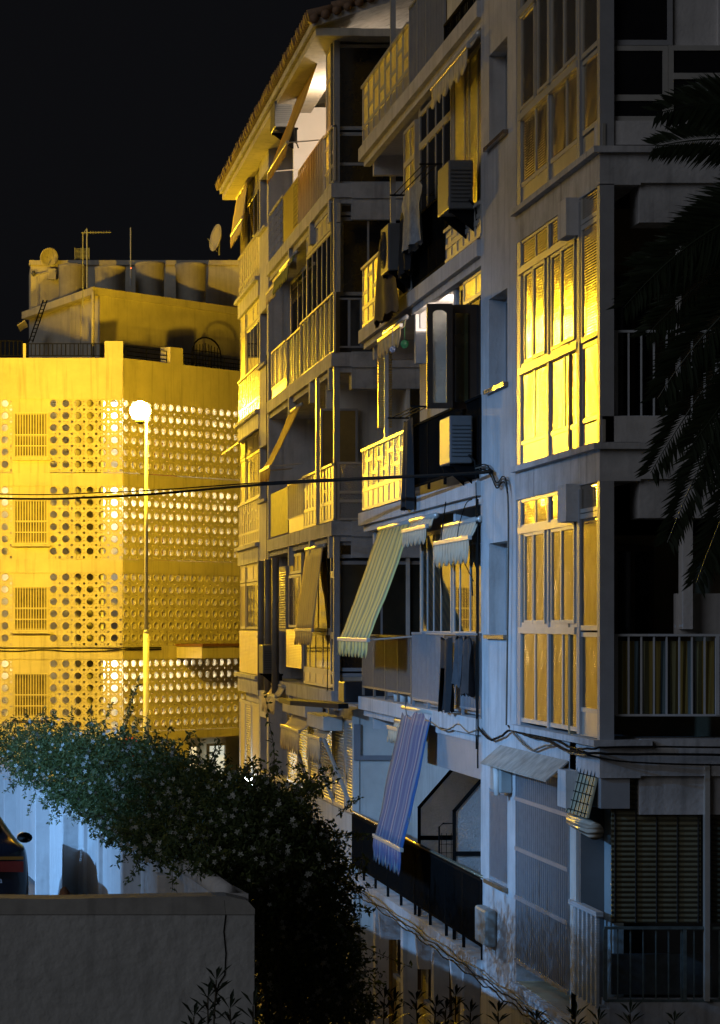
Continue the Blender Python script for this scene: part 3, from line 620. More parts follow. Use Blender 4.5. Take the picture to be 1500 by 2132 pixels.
# storey 2
l = LV[2]
window(B2, 'x', XF + .03, C0 + .08, fy(686), l + .06, l + 2.5, zh=[(l + .3, .05), (l + .95, .12), (l + 2.0, .12)], fm=alu, pm=glass_plain, label='narrow corner light')
window(B2, 'x', XF + .05, fy(684), fy(628), l + .3, l + 1.0, av=[fy(p) for p in (640, 652, 667)], fm=alu, pm=glass_plain)
window(B2, 'x', XF + .05, fy(684), fy(628), l + .03, l + .3, av=[fy(p) for p in (640, 652, 667)], fm=alu, pm=alu_panel)
window(B2, 'x', XF + .07, fy(684), fy(630), l + 1.02, l + 2.5, fm=alu_dull, pm=glass_plain, av=[fy(655)])
m = MB(); m.box(XF, XF + .04, fy(628), fy(596), l + .3, l + 1.04); m.box(XF, XF + .04, fy(578), fy(562), l + .3, l + 1.04); each(m, 'parapet_panel', slatmetal, B2)
window(B2, 'x', XF + .04, fy(624), fy(598), l + 1.08, l + 2.1, av=[fy(608), fy(618)], fm=alu, pm=mat('plum_curtain_glass', (.045, .02, .03), .1, .3, 3, ior=1.8))
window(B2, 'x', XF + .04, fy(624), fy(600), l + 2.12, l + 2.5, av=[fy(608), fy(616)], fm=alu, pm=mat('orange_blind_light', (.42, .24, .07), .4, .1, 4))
window(B2, 'x', XF + .05, fy(592), fy(562), l + 1.0, l + 2.3, fm=alu_dull, pm=blind_pale)
pp = MB()
for p in (555.5, 570.5, 586): y = fy(p); pp.tube([(XF - .12, y, l - .25), (XF - .12, y, LV[3] - .42)], .075, 10)
each(pp, 'drainpipe', mat('grey_plastic_pipe', (.16, .15, .14), .45, .2, 4), B2)
# front faces of this block (facing the camera) seen through the near balconies
def w2(px0, px1, py0, py1, pm=glass_dark, Y=C0 + .06, **k): return window(B2, 'y', Y, bx(px0, Y), bx(px1, Y), bz(py1, Y), bz(py0, Y), fm=alu_dull, pm=pm, fw=.06, **k)
w2(698, 900, 92, 270); w2(698, 900, 275, 385, zh=[bz(340, C0)])
w2(705, 900, 420, 448); w2(708, 900, 452, 615, av=[bx(768, C0)])
bars(B2, 'y', C0, bx(702, C0), 9, bz(722, C0), bz(624, C0), sp=.2, r=.02, mt=alu_dull)
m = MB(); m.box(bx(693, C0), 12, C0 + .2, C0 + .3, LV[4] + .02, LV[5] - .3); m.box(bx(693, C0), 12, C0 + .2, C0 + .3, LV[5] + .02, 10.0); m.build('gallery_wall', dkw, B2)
w2(703, 1000, 1128, 1162); w2(703, 1000, 1168, 1336, av=[bx(796, C0)], pm=mat('dim_interior_glass', (.03, .028, .02), .15, .4, 1.2)); w2(703, 1000, 1345, 1398); w2(703, 1000, 1402, 1436, pm=alu_panel)
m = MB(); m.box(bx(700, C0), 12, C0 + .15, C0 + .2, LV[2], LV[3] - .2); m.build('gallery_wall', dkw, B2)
# lowest storey: shuttered front reaching towards the near block, white end wall
l = LV[1]; c0 = 44.55
m = MB(); m.box(XF + .12, 12, c0, c0 + .3, LV[0], LV[2] - .2); m.box(XF + .02, XF + .12, c0 - .02, c0 + .12, LV[0], LV[2] - .25); m.box(XF + .6, 9, c0 - .04, c0, bz(1675 - 0, c0) + .3, bz(1675, c0) + .34); m.build('end_wall', plaster2, B2)
m = MB(); m.box(bx(733, c0) + .03, 9.5, c0 - .05, c0, bz(1583, c0), bz(1573, c0)); m.box(bx(733, c0) + .03, bx(750, c0), c0 - .05, c0, bz(1573, c0), bz(1508, c0)); m.build('wall_moulding', mat('grey_moulding_paint', (.20, .20, .22), .85, .15, 3), B2)
m = MB(); m.box(XF + .05, XF + .3, c0 + .12, C1, LV[0], l + .9); m.build('parapet_wall', plaster2, B2)
for i, (a, b) in enumerate(((591, 612), (614, 634), (636, 655), (657, 684), (686, 709), (711, 731))):
    window(B2, 'x', XF + .08, fy(b), fy(a), l + .92, l + 2.45, fm=alu, pm=blind_pale, fw=.05, name='shuttered_window')
m = MB(); m.box(XF + .1, XF + .3, c0 + .12, C1, l + 2.45, LV[2] - .2); m.build('lintel', plaster, B2)
# roof with eave, soffit and tiles
RF = MB(); ze = 10.12
RF.plate([(XF - .42, C0 - .5, ze), (XF - .42, C3 + .3, ze), (12, C3 + .3, ze + 2.0), (12, C0 - .5, ze + 2.0)], (0, 0, .12))
RF.build('roof_deck', concrete, B2)
SF = MB(); SF.box(XF - .36, XF + .4, C0 - .42, C3 + .25, ze - .14, ze - .01); SF.box(XF + .4, 12, C0 - .43, C0 + .4, ze - .15, ze - .02); SF.build('eave_soffit', farwall, B2)
T = MB(); n = 92
for i in range(n):
    y = C0 - .5 + (C3 + .7 - C0 + .5) * i / n; up = i % 2 == 0; 
    for j in range(3): T.tube([(XF - .5 + j * .42 + random.uniform(-.02, .02), y, ze + .17 + j * .14 + .03), (XF - .02 + j * .42, y, ze + .33 + j * .14)], [.085, .07], 7)
for i in range(34):
    x = XF - .4 + i * .19; T.tube([(x, C0 - .56, ze + .12 + i * .07), (x, C0 - .1, ze + .2 + i * .07)], .085, 7)
T.build('roof_tiles', clay, B2)
# lamp inside the lit top balcony
light('POINT', (6.65, 50.4, LV[5] + 1.9), 170, (1, .83, .62), .12, parent=B2, name='balcony_lamp_light')
g = MB(); g.lathe((6.65, 50.4, LV[5] + 2.12), [(.02, .1), (.1, .06), (.12, 0), (.05, -.05)], 14); g.build('balcony_lamp', mat('lit_opal_shade', (.8, .8, .8), .5, 0, emit=(1, .85, .6), estr=3), B2)
# ================================================================ the open room behind the casement (near block)
light('SPOT', (6.75, 36.9, LV[3] + 2.40), 130, (1, .84, .70), .05, target=(6.4, 38.3, LV[4] - .05), spot=150, blend=.5, parent=B1, name='room_lamp_light')
m = MB(); m.box(6.35, 7.4, 36.4, 38.35, LV[3] + 2.33, LV[3] + 2.352); m.build('spill_shield', plaster2, B1)  # board added under the lamp to keep its spill off the beam
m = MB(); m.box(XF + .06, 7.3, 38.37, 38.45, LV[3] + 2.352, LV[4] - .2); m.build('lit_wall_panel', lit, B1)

# ================================================================ AWNINGS
yel = stripes('yellow_grey_striped_canvas', [(0, (.60, .50, .18)), (.2, (.22, .23, .13)), (.42, (.58, .44, .12)), (.52, (.64, .54, .22)), (.72, (.26, .26, .14)), (.88, (.62, .47, .12))], .72)
yel2 = stripes('ochre_fine_striped_canvas', [(0, (.48, .36, .20)), (.3, (.30, .24, .16)), (.45, (.52, .40, .22)), (.7, (.34, .30, .24)), (.85, (.50, .37, .17))], .3)
blu = stripes('blue_striped_canvas', [(0, (.012, .07, .20)), (.26, (.06, .16, .26)), (.42, (.01, .05, .16)), (.56, (.18, .24, .28)), (.66, (.012, .07, .20)), (.85, (.05, .14, .24))], .8)
ora = stripes('faded_orange_canvas', [(0, (.50, .27, .05)), (.48, (.42, .21, .04)), (.8, (.52, .30, .07))], .9)
bei = stripes('beige_ribbed_canvas', [(0, (.50, .42, .30)), (.4, (.36, .30, .22)), (.6, (.52, .45, .33))], .22)
grn = mat('green_grey_canvas', (.08, .12, .06), .85, .2, 4)
awning('awning', 'long yellow and grey striped awning sloping out over the grey barred railing', fy(860), fy(792), 6.02, 1.42, 5.42, -.22, yel, val=.24)
awning('awning', 'blue and lilac striped awning hanging over the long black railing', fy(906), fy(845), 6.0, -1.2, 5.6, -3.0, blu, val=.34, arm=False, sag=.02)
awning('awning', 'ochre pinstriped awning hanging nearly upright on the middle block', fy(678), fy(641), 6.0, 1.36, 5.82, -.1, yel2, val=.26, arm=False)
awning('awning', 'faded orange awning pushed out steeply below the corrugated balcony', fy(628), fy(606), 6.02, 4.12, 5.46, 2.98, ora, val=.26)
awning('awning', 'topmost orange awning below the tiled eave over the lit balcony', fy(667), fy(623), 6.0, 10.0, 5.46, 8.58, ora, val=.22)
awning('awning', 'yellow-lit awning with ragged edge at the far end of the eave', 61.2, 64.0, 5.98, 9.95, 5.86, 9.45 - .35, yel2, val=.3, arm=False)
awning('awning', 'small green awning rolled up above the corrugated balcony', fy(622), fy(590), 5.98, 7.05, 5.86, 6.86, grn, val=.28, arm=False)
awning('awning', 'short pale fringed awning at the far end of the green one', fy(592), fy(570), 6.0, 6.95, 5.9, 6.82, bei, val=.26, arm=False)
awning('awning', 'torn beige awning hanging high beside the brown-curtained top windows', fy(1000), fy(924), 6.0, 7.12, 5.9, 7.0, bei, val=.3, arm=False, teeth=.4)
awning('awning', 'short tattered yellow awning beside the glass wind chime', fy(852), fy(805), 6.0, 4.32, 5.93, 4.22, yel2, val=.28, arm=False)
awning('awning', 'rolled greyish awning just right of the long yellow striped one', fy(912), fy(862), 6.0, 1.42, 5.9, 1.3, grn if False else bei, val=.22, arm=False)
awning('awning', 'rolled awning with scalloped edge above the mirroring windows', fy(1003), fy(930), 6.0, 1.25, 5.9, 1.05, bei, val=.3, arm=False)
awning('awning', 'little scalloped awning behind the blue striped one', fy(843), fy(822), 6.05, -1.42, 5.96, -1.5, bei, val=.2, arm=False)
awning('awning', 'beige awning jutting from the shuttered windows, nearer of the two', fy(700), fy(672), 6.0, -1.72, 5.78, -1.95, bei, val=.42, arm=False)
awning('awning', 'beige awning jutting from the shuttered windows, farther of the two', fy(662), fy(622), 6.0, -1.6, 5.72, -1.92, bei, val=.42, arm=False)
awning('awning', 'brownish rolled awning beside the air conditioner above the jasmine', fy(600), fy(572), 5.98, -1.25, 5.8, -1.42, bei, val=.35, arm=False)
for i, (p, q) in enumerate(((628, 645), (668, 690), (702, 727))):
    m = MB(); y = fy(p); m.tube([(5.82, y, -1.95), (6.06, fy(q), -3.05 + .05 * i)], .035, 6); o = m.build('awning_strut', alu, None, loc=(6, y, -2.5)); tag(o, ('farthest', 'middle', 'nearest')[i] + ' of the three slanted white awning struts by the shutters', 'awning strut', 'awning struts')
for i, (p0, p1, zt, lab) in enumerate(((619, 668, -1.42, 'long cream awning box, farther one with the plain front'), (672, 709, -1.55, 'cream awning box nearest to the white end wall'))):
    m = MB(); m.box(5.76, XF + .04, fy(p1), fy(p0), zt - .24, zt); o = m.build('awning_box', plaster2, None, loc=(5.9, fy(p1), zt), bevel=.01); tag(o, lab, 'awning box', 'awning boxes')
m = MB(); zt = -1.0; m.prism([(5.2, 47.8), (XF - .1, 45.2), (XF - .1, 44.2), (5.75, 44.0), (5.2, 46)], -1.36, -1.28); o = m.build('canopy_sheet', mat('black_tar_sheet', (.02, .02, .022), .5, .3, 3), None, loc=(5.7, 45.5, -1.3)); tag(o, 'black sheet canopy jutting out beside the blue end wall', 'canopy')
m = MB(); m.box(5.8, 6.5, 43.7, 44.4, -1.25, -.92); o = m.build('roller_box', mat('black_gloss_box', (.012, .012, .014), .3, .2, 3), None, loc=(6, 44, -1.2), bevel=.02); tag(o, 'black box standing on the canopy between the two blocks', 'box')
m = MB(); m.plate([(XF - .02, 59.7, 4.25), (XF - .02, 63.9, 4.25), (XF - .42, 63.9, 3.95), (XF - .42, 59.7, 3.95)], (0, 0, .03)); o = m.build('window_hood', alu_panel, None, loc=(XF, 60, 4.2)); tag(o, 'small sheet hood over the far bay window', 'window hood')
m = MB(); a, b = fy(1186), fy(1044); m.plate([(XF - .01, a, -1.42), (XF - .01, b, -1.42), (XF - .24, b, -1.62), (XF - .24, a, -1.62)], (0, 0, .02)); o = m.build('window_hood', mat('lichened_fibre_sheet', (.32, .29, .25), .85, .4, 6), None, loc=(XF, a, -1.42)); tag(o, 'stained sheet hood above the tall barred opening', 'window hood')
# ================================================================ AIR CONDITIONERS
aircon('upper air conditioner beside the pier with its shadow on the plaster', 5.70, 6.0, 33.35, 34.15, 5.07, 5.66, 'y')
aircon('air conditioner with round fan mounted outside the amber balustrade', 5.70, 6.0, 38.3, 39.0, 4.96, 5.62, 'x')
aircon('air conditioner low in front of the black barred railing', 5.70, 5.98, 33.27, 34.0, 1.96, 2.54, 'y')
aircon('air conditioner high under the tiled eave', 5.64, 5.98, 52.5, 53.3, 9.55, 10.05, 'y')
aircon('air conditioner at the foot of the grey drainpipes', 5.70, 6.0, 55.3, 56.1, -1.0, -.42, 'y')
# meter boxes, intercom
m = MB(); m.box(XF - .14, XF - .003, fy(1036), fy(1013), -3.78, -3.35); o = m.build('meter_box', cabinet, None, loc=(XF, fy(1036), -3.7), bevel=.03); tag(o, 'rounded grey meter box low on the pier', 'meter box')
m = MB(); m.box(XF - .14, XF - .003, fy(1068), fy(1046), -1.92, -1.52); o = m.build('junction_box', cabinet, None, loc=(XF, fy(1068), -1.7), bevel=.015); tag(o, 'grey junction box tucked beside the stained sheet hood', 'junction box')
m = MB()
for dx in (.0, .07): m.tube([(XF - .15, fy(1060) - dx, -1.6), (XF - .15, fy(1062) - dx, -1.95)], .03, 8)
o = m.build('insulator', plaster2, None, loc=(XF, fy(1060), -1.7)); tag(o, 'pair of white porcelain fuses on the junction box', 'insulator')
# rolled straw blind at the lowest corner
t = thing('rolled_blind', (XF, Y0 + .1, -1.8), 'slatted blind rolled up with black cords at the lowest corner balcony', 'blind')
m = MB(); m.tube([(XF - .02, Y0 + .1, -2.03), (XF + .0, Y0 + 1.15, -1.98)], .085, 12); m.build('roll', blind_pale, t)
m = MB(); m.plate([(XF + .02, Y0 + .15, -1.42), (XF + .02, Y0 + 1.1, -1.42), (XF - .1, Y0 + 1.1, -1.9), (XF - .1, Y0 + .12, -1.9)], (.02, 0, .0)); m.build('hanging_slats', mat('pale_slat_blind', (.40, .38, .26), .6, .2, 8), t)
m = MB()
for i in range(6): y = Y0 + .2 + i * .16; m.tube([(XF + .01, y, -1.42), (XF - .11, y, -1.9)], .005, 4)
for i in range(5): z = -1.5 - i * .09; x = XF + .01 - .12 * (i + .7) / 5; m.tube([(x, Y0 + .13, z), (x, Y0 + 1.1, z)], .005, 4)
m.build('cord', black_metal, t)
m = MB(); m.box(XF + .02, XF + .3, Y0 + .03, Y0 + .9, -1.8, -1.37); m.build('side_panel', alu_dull, B1)
# wind chimes
for i, (px, py, r, c, lab) in enumerate(((843, 716, .055, (.08, .35, .12), 'green glass disc hanging below the slab edge'), (818, 727, .042, (.35, .38, .5), 'pale glass disc hanging beside the green one'))):
    Yw = 38.6; p = wp(px, py, Yw); m = MB(); m.lathe(p, [(r * .9, -.006), (r, 0), (r * .9, .006)], 20, 'y'); ring(m, p, r, 'y', .005); m.tube([p + Vector((0, 0, r)), p + Vector((0, 0, .32))], .003, 4); o = m.build('hanging_ornament', mat('ornament_glass_%s' % ('green', 'lilac')[i], c, .15, .7, 30, ior=1.7), None, loc=p); tag(o, lab, 'ornament')
# bamboo roller blinds seen edge on in the open balcony
for i, (p0, p1, lab) in enumerate(((788, 800, 'slatted blind lit yellow, left of the white pole'), (803, 817, 'slatted blind lit yellow, right of the white pole'))):
    a, b = wp(p0, 890, 41.5), wp(p1, 715, 41.5); m = MB()
    for j in range(34): z = a.z + (b.z - a.z) * j / 34; m.box(a.x + .01 * i, b.x, 41.5, 41.56, z, z + .028)
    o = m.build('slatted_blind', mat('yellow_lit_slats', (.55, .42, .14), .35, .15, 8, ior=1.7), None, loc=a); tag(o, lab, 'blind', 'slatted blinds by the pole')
m = MB(); m.box(6.11, 6.17, 41.4, 41.46, LV[3], LV[4] - .3); o = m.build('balcony_post', alu, None, loc=(6.1, 41.4, LV[3])); tag(o, 'white post between the two yellow-lit slatted blinds', 'post')
# ================================================================ LAUNDRY
blk = mat('black_cloth', (.012, .012, .014), .9, .3, 5); gry = mat('grey_blue_cloth', (.30, .32, .34), .9, .4, 6); drk = mat('dark_brown_cloth', (.05, .035, .03), .9, .4, 5); cha = mat('charcoal_checked_cloth', (.05, .05, .055), .9, .4, 14)
garment('black trousers hanging over the grey railing', 5.9, fy(952), -.16, .85, .95, blk, 'trousers', seed=2)
garment('charcoal shirt hanging between the black trousers and the pier', 5.93, fy(975), -.14, .6, .62, cha, 'shirt', seed=3)
garment('dark brown shirt hanging right against the pier', 5.93, fy(993), -.14, .55, .72, drk, 'shirt', seed=4)
garment('pale shirt hanging beside the upper air conditioner', 5.85, fy(888), 5.95, 1.9, .85, gry, 'shirt', seed=5)
garment('dark coat hanging under the round-fan air conditioner', 5.82, fy(834), 5.6, 2.1, 1.2, drk, 'coat', seed=6)
garment('black cloth strip hanging beside the louvred balustrade', 5.93, fy(867), 2.85, .75, 1.25, blk, 'cloth', seed=7)
garment('dark shirt hanging next to the pale one', 5.88, fy(868), 5.75, 1.1, .9, blk, 'shirt', seed=8)
for i, (z, p0, p1, lab) in enumerate(((-.12, 930, 1004, 'washing line over the grey railing'), (6.0, 860, 925, 'washing line with the pale shirt'), (2.9, 855, 905, 'drying rack under the open casement'))):
    m = MB()
    for dx in (.0, .09, .18): m.tube([(5.95 - dx, fy(p1), z), (5.95 - dx, fy(p0), z)], .008, 5)
    for p in (p0, p1): m.box(5.72, 6.02, fy(p) - .012, fy(p) + .012, z - .012, z + .012)
    o = m.build('clothes_line', alu_dull if i == 0 else wire, None, loc=(5.9, fy(p1), z)); tag(o, lab, 'clothes line', 'clothes lines')
# folded rack behind the frosted partition
m = MB(); Yr = 36.3; x0, x1 = bx(915, Yr), bx(955, Yr)
m.tube([(x0, Yr, bz(1880, Yr)), (x0, Yr, bz(1722, Yr)), (x0 + .05, Yr, bz(1715, Yr)), (x1, Yr, bz(1715, Yr)), (x1, Yr, bz(1880, Yr))], .012, 6)
for i in range(6): z = bz(1740 + i * 18, Yr); m.tube([(x0, Yr, z), (x1, Yr, z)], .004, 4)
for i in range(4): x = x0 + (x1 - x0) * (i + .5) / 4; m.tube([(x, Yr, bz(1880, Yr)), (x, Yr, bz(1735, Yr))], .004, 4)
o = m.build('drying_rack', black_metal, None, loc=(x0, Yr, LV[1])); tag(o, 'folded wire drying rack leaning on the frosted partition', 'drying rack')
for i, p in enumerate((806, 818, 835)):
    y = fy(p); m = MB(); m.lathe((6.2, y, LV[2] + .0), [(.05, 0), (.07, .14), (.06, .15)], 12); o = m.build('flower_pot', plaster2, None, loc=(6.2, y, LV[2])); tag(o, ('pale pot behind the brownish bars, nearest the grey railing', 'pale pot behind the brownish bars, middle one', 'pale pot behind the brownish bars, nearest the middle block')[2 - i] if False else ('farthest', 'middle', 'nearest')[i] + ' of the pale pots on the balcony floor behind the brownish bars', 'pot', 'pots behind the brownish bars')
# ================================================================ BACKGROUND BUILDING with pierced screens
D = 91.0; K = D / F
c48, s48 = .670, .742
CO = Vector(((255 - CX) * K, D, 0))
B3 = thing('apartment_building', (CO.x, CO.y, -7), 'yellow-lit building at the end of the street with pierced block screens and rooftop terrace', 'building')
def q(s, dep=0, z=0): return Vector((CO.x + c48 * s - s48 * dep, CO.y + s48 * s + c48 * dep, z))
# NB: dep > 0 goes into the building on the slanted side
T = .405; rows = [(7.49, 5.03), (4.60, 2.16), (1.71, -.73), (-1.17, -3.61)]
def tile():
    bm = bmesh.new(); ed = []
    def loop(pts):
        vs = [bm.verts.new((x, y, 0)) for x, y in pts]; 
        for i in range(len(vs)): ed.append(bm.edges.new((vs[i], vs[(i + 1) % len(vs)])))
    a, b = -.35, .65; loop([(a, a), (b, a), (b, b), (a, b)]); holes = []
    for (x, y, r, n) in ((0, 0, .285, 16), (.5, .5, .112, 8), (.5, .15, .052, 6), (.5, -.15, .052, 6), (.15, .5, .052, 6), (-.15, .5, .052, 6)):
        h = [(x + r * math.cos(2 * math.pi * k / n), y + r * math.sin(2 * math.pi * k / n)) for k in range(n)]; loop(h); holes.append(h)
    bmesh.ops.triangle_fill(bm, use_beauty=True, edges=ed)
    bm.verts.index_update(); vs = [(v.co.x, v.co.y) for v in bm.verts]; fs = [tuple(v.index for v in f.verts) for f in bm.faces]
    bm.free(); return vs, fs, holes
tv, tf, th = tile()
def screen(parent, cells, top, left, place, thick=.11, label=None):
    """cells = [(col, row)], place(u, z, depth) -> world point; returns one mesh"""
    m = MB()
    for (i, j) in cells:
        u0 = left + i * T; zc = top - (j + .5) * T
        v0 = [(u0 + (x + .35) * T, zc + (-y + .15) * T) for x, y in tv]
        m.add([place(u, z, 0) for u, z in v0], tf)
        for h in th:
            n = len(h); a = [place(u0 + (x + .35) * T, zc + (-y + .15) * T, 0) for x, y in h]; b = [place(u0 + (x + .35) * T, zc + (-y + .15) * T, thick) for x, y in h]
            m.add(a + b, [(k, (k + 1) % n, n + (k + 1) % n, n + k) for k in range(n)])
        hx = [(r_, o_) for r_, o_ in ((.287, 0), (.30, -.022), (.335, -.022), (.35, 0))]; vs = []; n = 14
        for r_, o_ in hx: vs += [place(u0 + (r_ * math.cos(6.2832 * k / n) + .35) * T, zc + (-r_ * math.sin(6.2832 * k / n) + .15) * T, o_) for k in range(n)]
        m.add(vs, [(a * n + k, a * n + (k + 1) % n, (a + 1) * n + (k + 1) % n, (a + 1) * n + k) for a in range(3) for k in range(n)])
    return m.build('pierced_screen', farscreen, parent, label)
NL = 34; uL = CO.x - NL * T
pl = lambda u, z, d: Vector((u, D + d, z)); pr = lambda u, z, d: q(u, d, z)
for r, (zt, zb) in enumerate(rows):
    cells = []
    for i in range(NL):
        k = NL - i                                   # k-th column left of the corner
        hole = (7 <= k <= 9) or (k % 13 in (7, 8, 9) and k > 13)
        if hole: continue
        cells += [(i, j) for j in range(6)]
    screen(B3, cells, zt, uL, pl); screen(B3, [(i, j) for i in range(26) for j in range(6)], zt, .03, pr)
# solid wall parts (left side): bands between screens, window panels
m = MB(); zs = [8.86] + [v for r in rows for v in r] + [-7]
for i in range(0, len(zs), 2): m.box(-9.2, CO.x, D - .03, D + .3, zs[i + 1], zs[i])
m.box(-30, uL, D, D + .3, -7, 8.86)
wins = []
for (ka, kb) in ((7, 9), (20, 22)):
    u0, u1 = CO.x - kb * T, CO.x - (ka - 1) * T; wu0, wu1 = u0 + .06, u1 - .08
    for (zt, zb) in rows: wall_holes(m, 'y', D - .0, D + .12, u0, u1, zb, zt, [(wu0, wu1, zb + .55, zt - .47)]); wins.append((wu0, wu1, zb + .55, zt - .47))
m.build('street_wall', farwall, B3)
for (a, b, z0, z1) in wins:
    w = window(B3, 'y', D + .1, a, b, z0, z1, av=[(a + b) / 2], zh=[z0 + .7], fm=mat('grey_window_frame', (.28, .26, .22), .5, .2, 4), pm=mat('curtained_window_glass', (.13, .105, .06), .5, .7, 2.5))
    g = MB()
    for i in range(13): x = a + (b - a) * i / 12; g.box(x - .012, x + .012, D - .12, D - .10, z0 - .02, z1 + .02)
    for z in (z0 - .02, z0 + .35, z0 + .72, z1): g.box(a - .03, b + .03, D - .13, D - .09, z - .015, z + .015)
    g.build('grille', mat('cream_painted_bars', (.55, .50, .38), .5, .1, 4), w); s = MB(); s.box(a - .1, b + .1, D - .16, D, z0 - .12, z0 - .05); s.build('sill', farwall, w)
# right slanted side bands
m = MB()
def qbox(m, s0, s1, d0, d1, z0, z1): m.prism([tuple(q(s, d)[:2]) for s, d in ((s0, d0), (s1, d0), (s1, d1), (s0, d1))], z0, z1)
for i in range(0, len(zs), 2): qbox(m, .0, 14, -.03, .3, zs[i + 1] if i < 8 else -3.9, zs[i])
m.build('street_wall', farwall, B3)
# galleries behind the screens: back walls, floors, partition
m = MB(); m.box(-30, CO.x + .2, D + 1.5, D + 1.6, -7, 8.8); qbox(m, -.8, 14, 1.35, 1.45, -7, 8.8); m.build('gallery_wall', gallery, B3)
m = MB()
for z in (7.52, 4.62, 1.73, -1.15, -3.9): m.box(-30, CO.x, D + .12, D + 1.5, z, z + .2); qbox(m, 0, 14, .3, 1.35, z, z + .2)
m.box((213 - CX) * K - .05, (213 - CX) * K + .05, D + .12, D + 1.5, -4, 8.5); m.build('gallery_floor', gallery, B3)
m = MB(); 
for (s0, s1, r) in ((2.6, 4.6, 0), (2.6, 4.2, 1), (2.6, 4.2, 2), (2.6, 4.0, 3)): qbox(m, s0, s1, 1.30, 1.34, rows[r][1], rows[r][1] + 1.25)
m.build('cupboard', mat('rust_brown_cupboard', (.28, .11, .04), .6, .2, 3), B3)
for r, e in ((0, 1.0), (1, 1.0), (2, .05), (3, .8)):
    for (s, f) in ((.1, 1.0), (2.4, .9), (5.0, .8), (7.5, .4)):
        if r == 3 and s > 5: continue
        p = q(s, .75, rows[r][0] - .15); light('POINT', p, 85 * e * f, (1, .88, .62), .12, parent=B3, name='gallery_lamp_light')
    p = Vector((CO.x - .5, D + .9, rows[r][0] - .15)); light('POINT', p, 85 * e, (1, .88, .62), .12, parent=B3, name='gallery_lamp_light')
for r in range(4):
    for k in (9, 16, 24): light('POINT', Vector((CO.x - k * T, D + .8, rows[r][0] - .15)), 32, (1, .75, .35), .12, parent=B3, name='gallery_lamp_light')
# ground floor entrance, right side
m = MB(); qbox(m, 0, 3.6, -.02, .3, -7, -3.9); qbox(m, 6.9, 14, -.02, .3, -7, -3.9); qbox(m, 3.6, 6.9, .9, 1.0, -7, -3.9); m.build('ground_floor_wall', farwall, B3)
def qwin(s0, s1, d, z0, z1, pm, nm, lab=None):
    g = MB(); qbox(g, s0, s1, d, d + .03, z0, z1); o = g.build(nm, pm, B3, lab); f = MB()
    for (a, b) in ((s0 - .06, s0), (s1, s1 + .06)): qbox(f, a, b, d - .05, d + .05, z0, z1)
    qbox(f, s0 - .06, s1 + .06, d - .045, d + .045, z1, z1 + .08); f.build('frame', alu_dull, o)
warm = mat('lit_interior', (.8, .75, .6), .6, 0, emit=(1, .82, .45), estr=.75)
qwin(4.2, 4.8, .6, -6.9, -4.25, warm, 'lit_doorway', 'lit doorway of the entrance'); qwin(5.5, 6.4, .6, -6.9, -4.25, mat('lit_entrance_glass', (.7, .72, .66), .3, .1, 2, emit=(.85, .9, .75), estr=.5), 'lit_doorway')
# projecting canopy with red-brown edge
m = MB(); qbox(m, 2.9, 8, -1.1, .1, -1.15, -.75); m.build('canopy', farwall, B3); m = MB(); qbox(m, 2.85, 8, -1.16, .12, -.75, -.66); m.build('canopy_tiles', brown_wood, B3)
# terrace parapet pillars + railings
m = MB(); m.box((218 - CX) * K, CO.x + .02, D - .02, D + .45, 8.86, 9.42); qbox(m, 2.55, 3.25, -.02, .4, 8.86, 9.42); m.box((48 - CX) * K, (54 - CX) * K, D + .05, D + .2, 8.86, 9.35); each(m, 'parapet_pillar', farwall, B3)
bars(B3, 'y', D + .1, (56 - CX) * K, (218 - CX) * K, 8.95, 9.33, sp=.14, r=.014, mt=black_metal, rail=.02, posts=6)
bars(B3, 'y', D + .1, -6, (46 - CX) * K, 8.95, 9.42, sp=.14, r=.014, mt=black_metal, rail=.02)
for (s0, s1) in ((.3, 2.5), (3.3, 9)):
    m = MB()
    for z in (9.27, 9.12, 8.98): m.tube([q(s0, .1, z), q(s1, .1, z)], .018, 5)
    n = int((s1 - s0) / .8)
    for i in range(n + 1): s = s0 + (s1 - s0) * i / n; m.tube([q(s, .1, 8.85), q(s, .1, 9.27)], .018, 5)
    if s0 > 3:
        for i in range(40): s = s0 + (s1 - s0) * i / 40; m.tube([q(s, .12, 8.85), q(s, .12, 9.12)], .008, 4)
    m.build('railing', black_metal, B3)
# penthouse and upper roof
dim = mat('weathered_cream_render', (.60, .55, .44), .9, .22, .9, streak=.2)
PC = Vector((3.9, 95.3, 0)); A = (1.54, 103); Bq = (PC.x + .67 * 13, PC.y + .742 * 13)
m = MB(); m.prism([(PC.x + .25, PC.y + .35), (Bq[0], Bq[1] + .3), (Bq[0] - 6, Bq[1] + 6), (A[0] + .3, A[1] + .2)], 8.5, 11.5); m.build('penthouse_wall', dim, B3)
m = MB(); m.prism([(PC.x, PC.y), Bq, (Bq[0] - 6, Bq[1] + 6), A], 11.5, 11.76); m.build('penthouse_roof_slab', dim, B3)
m = MB(); m.prism([(PC.x - .7, PC.y + 3.0), (PC.x - .35, PC.y + 2.2), (PC.x - .1, PC.y + 2.6), (PC.x - .5, PC.y + 3.4)], 8.6, 11.4); m.tube([(PC.x + .0, PC.y - .05, 9), (PC.x + .0, PC.y - .05, 11.6)], .06, 8); each(m, 'chimney_flue', farwall, B3)
m = MB(); m.box(1.9, 13, 104.2, 108, 9, 13.78); m.build('stair_tower', dim, B3); m = MB(); m.box(1.84, 13.05, 104.12, 104.5, 13.68, 13.86); m.build('tower_coping', dim, B3)
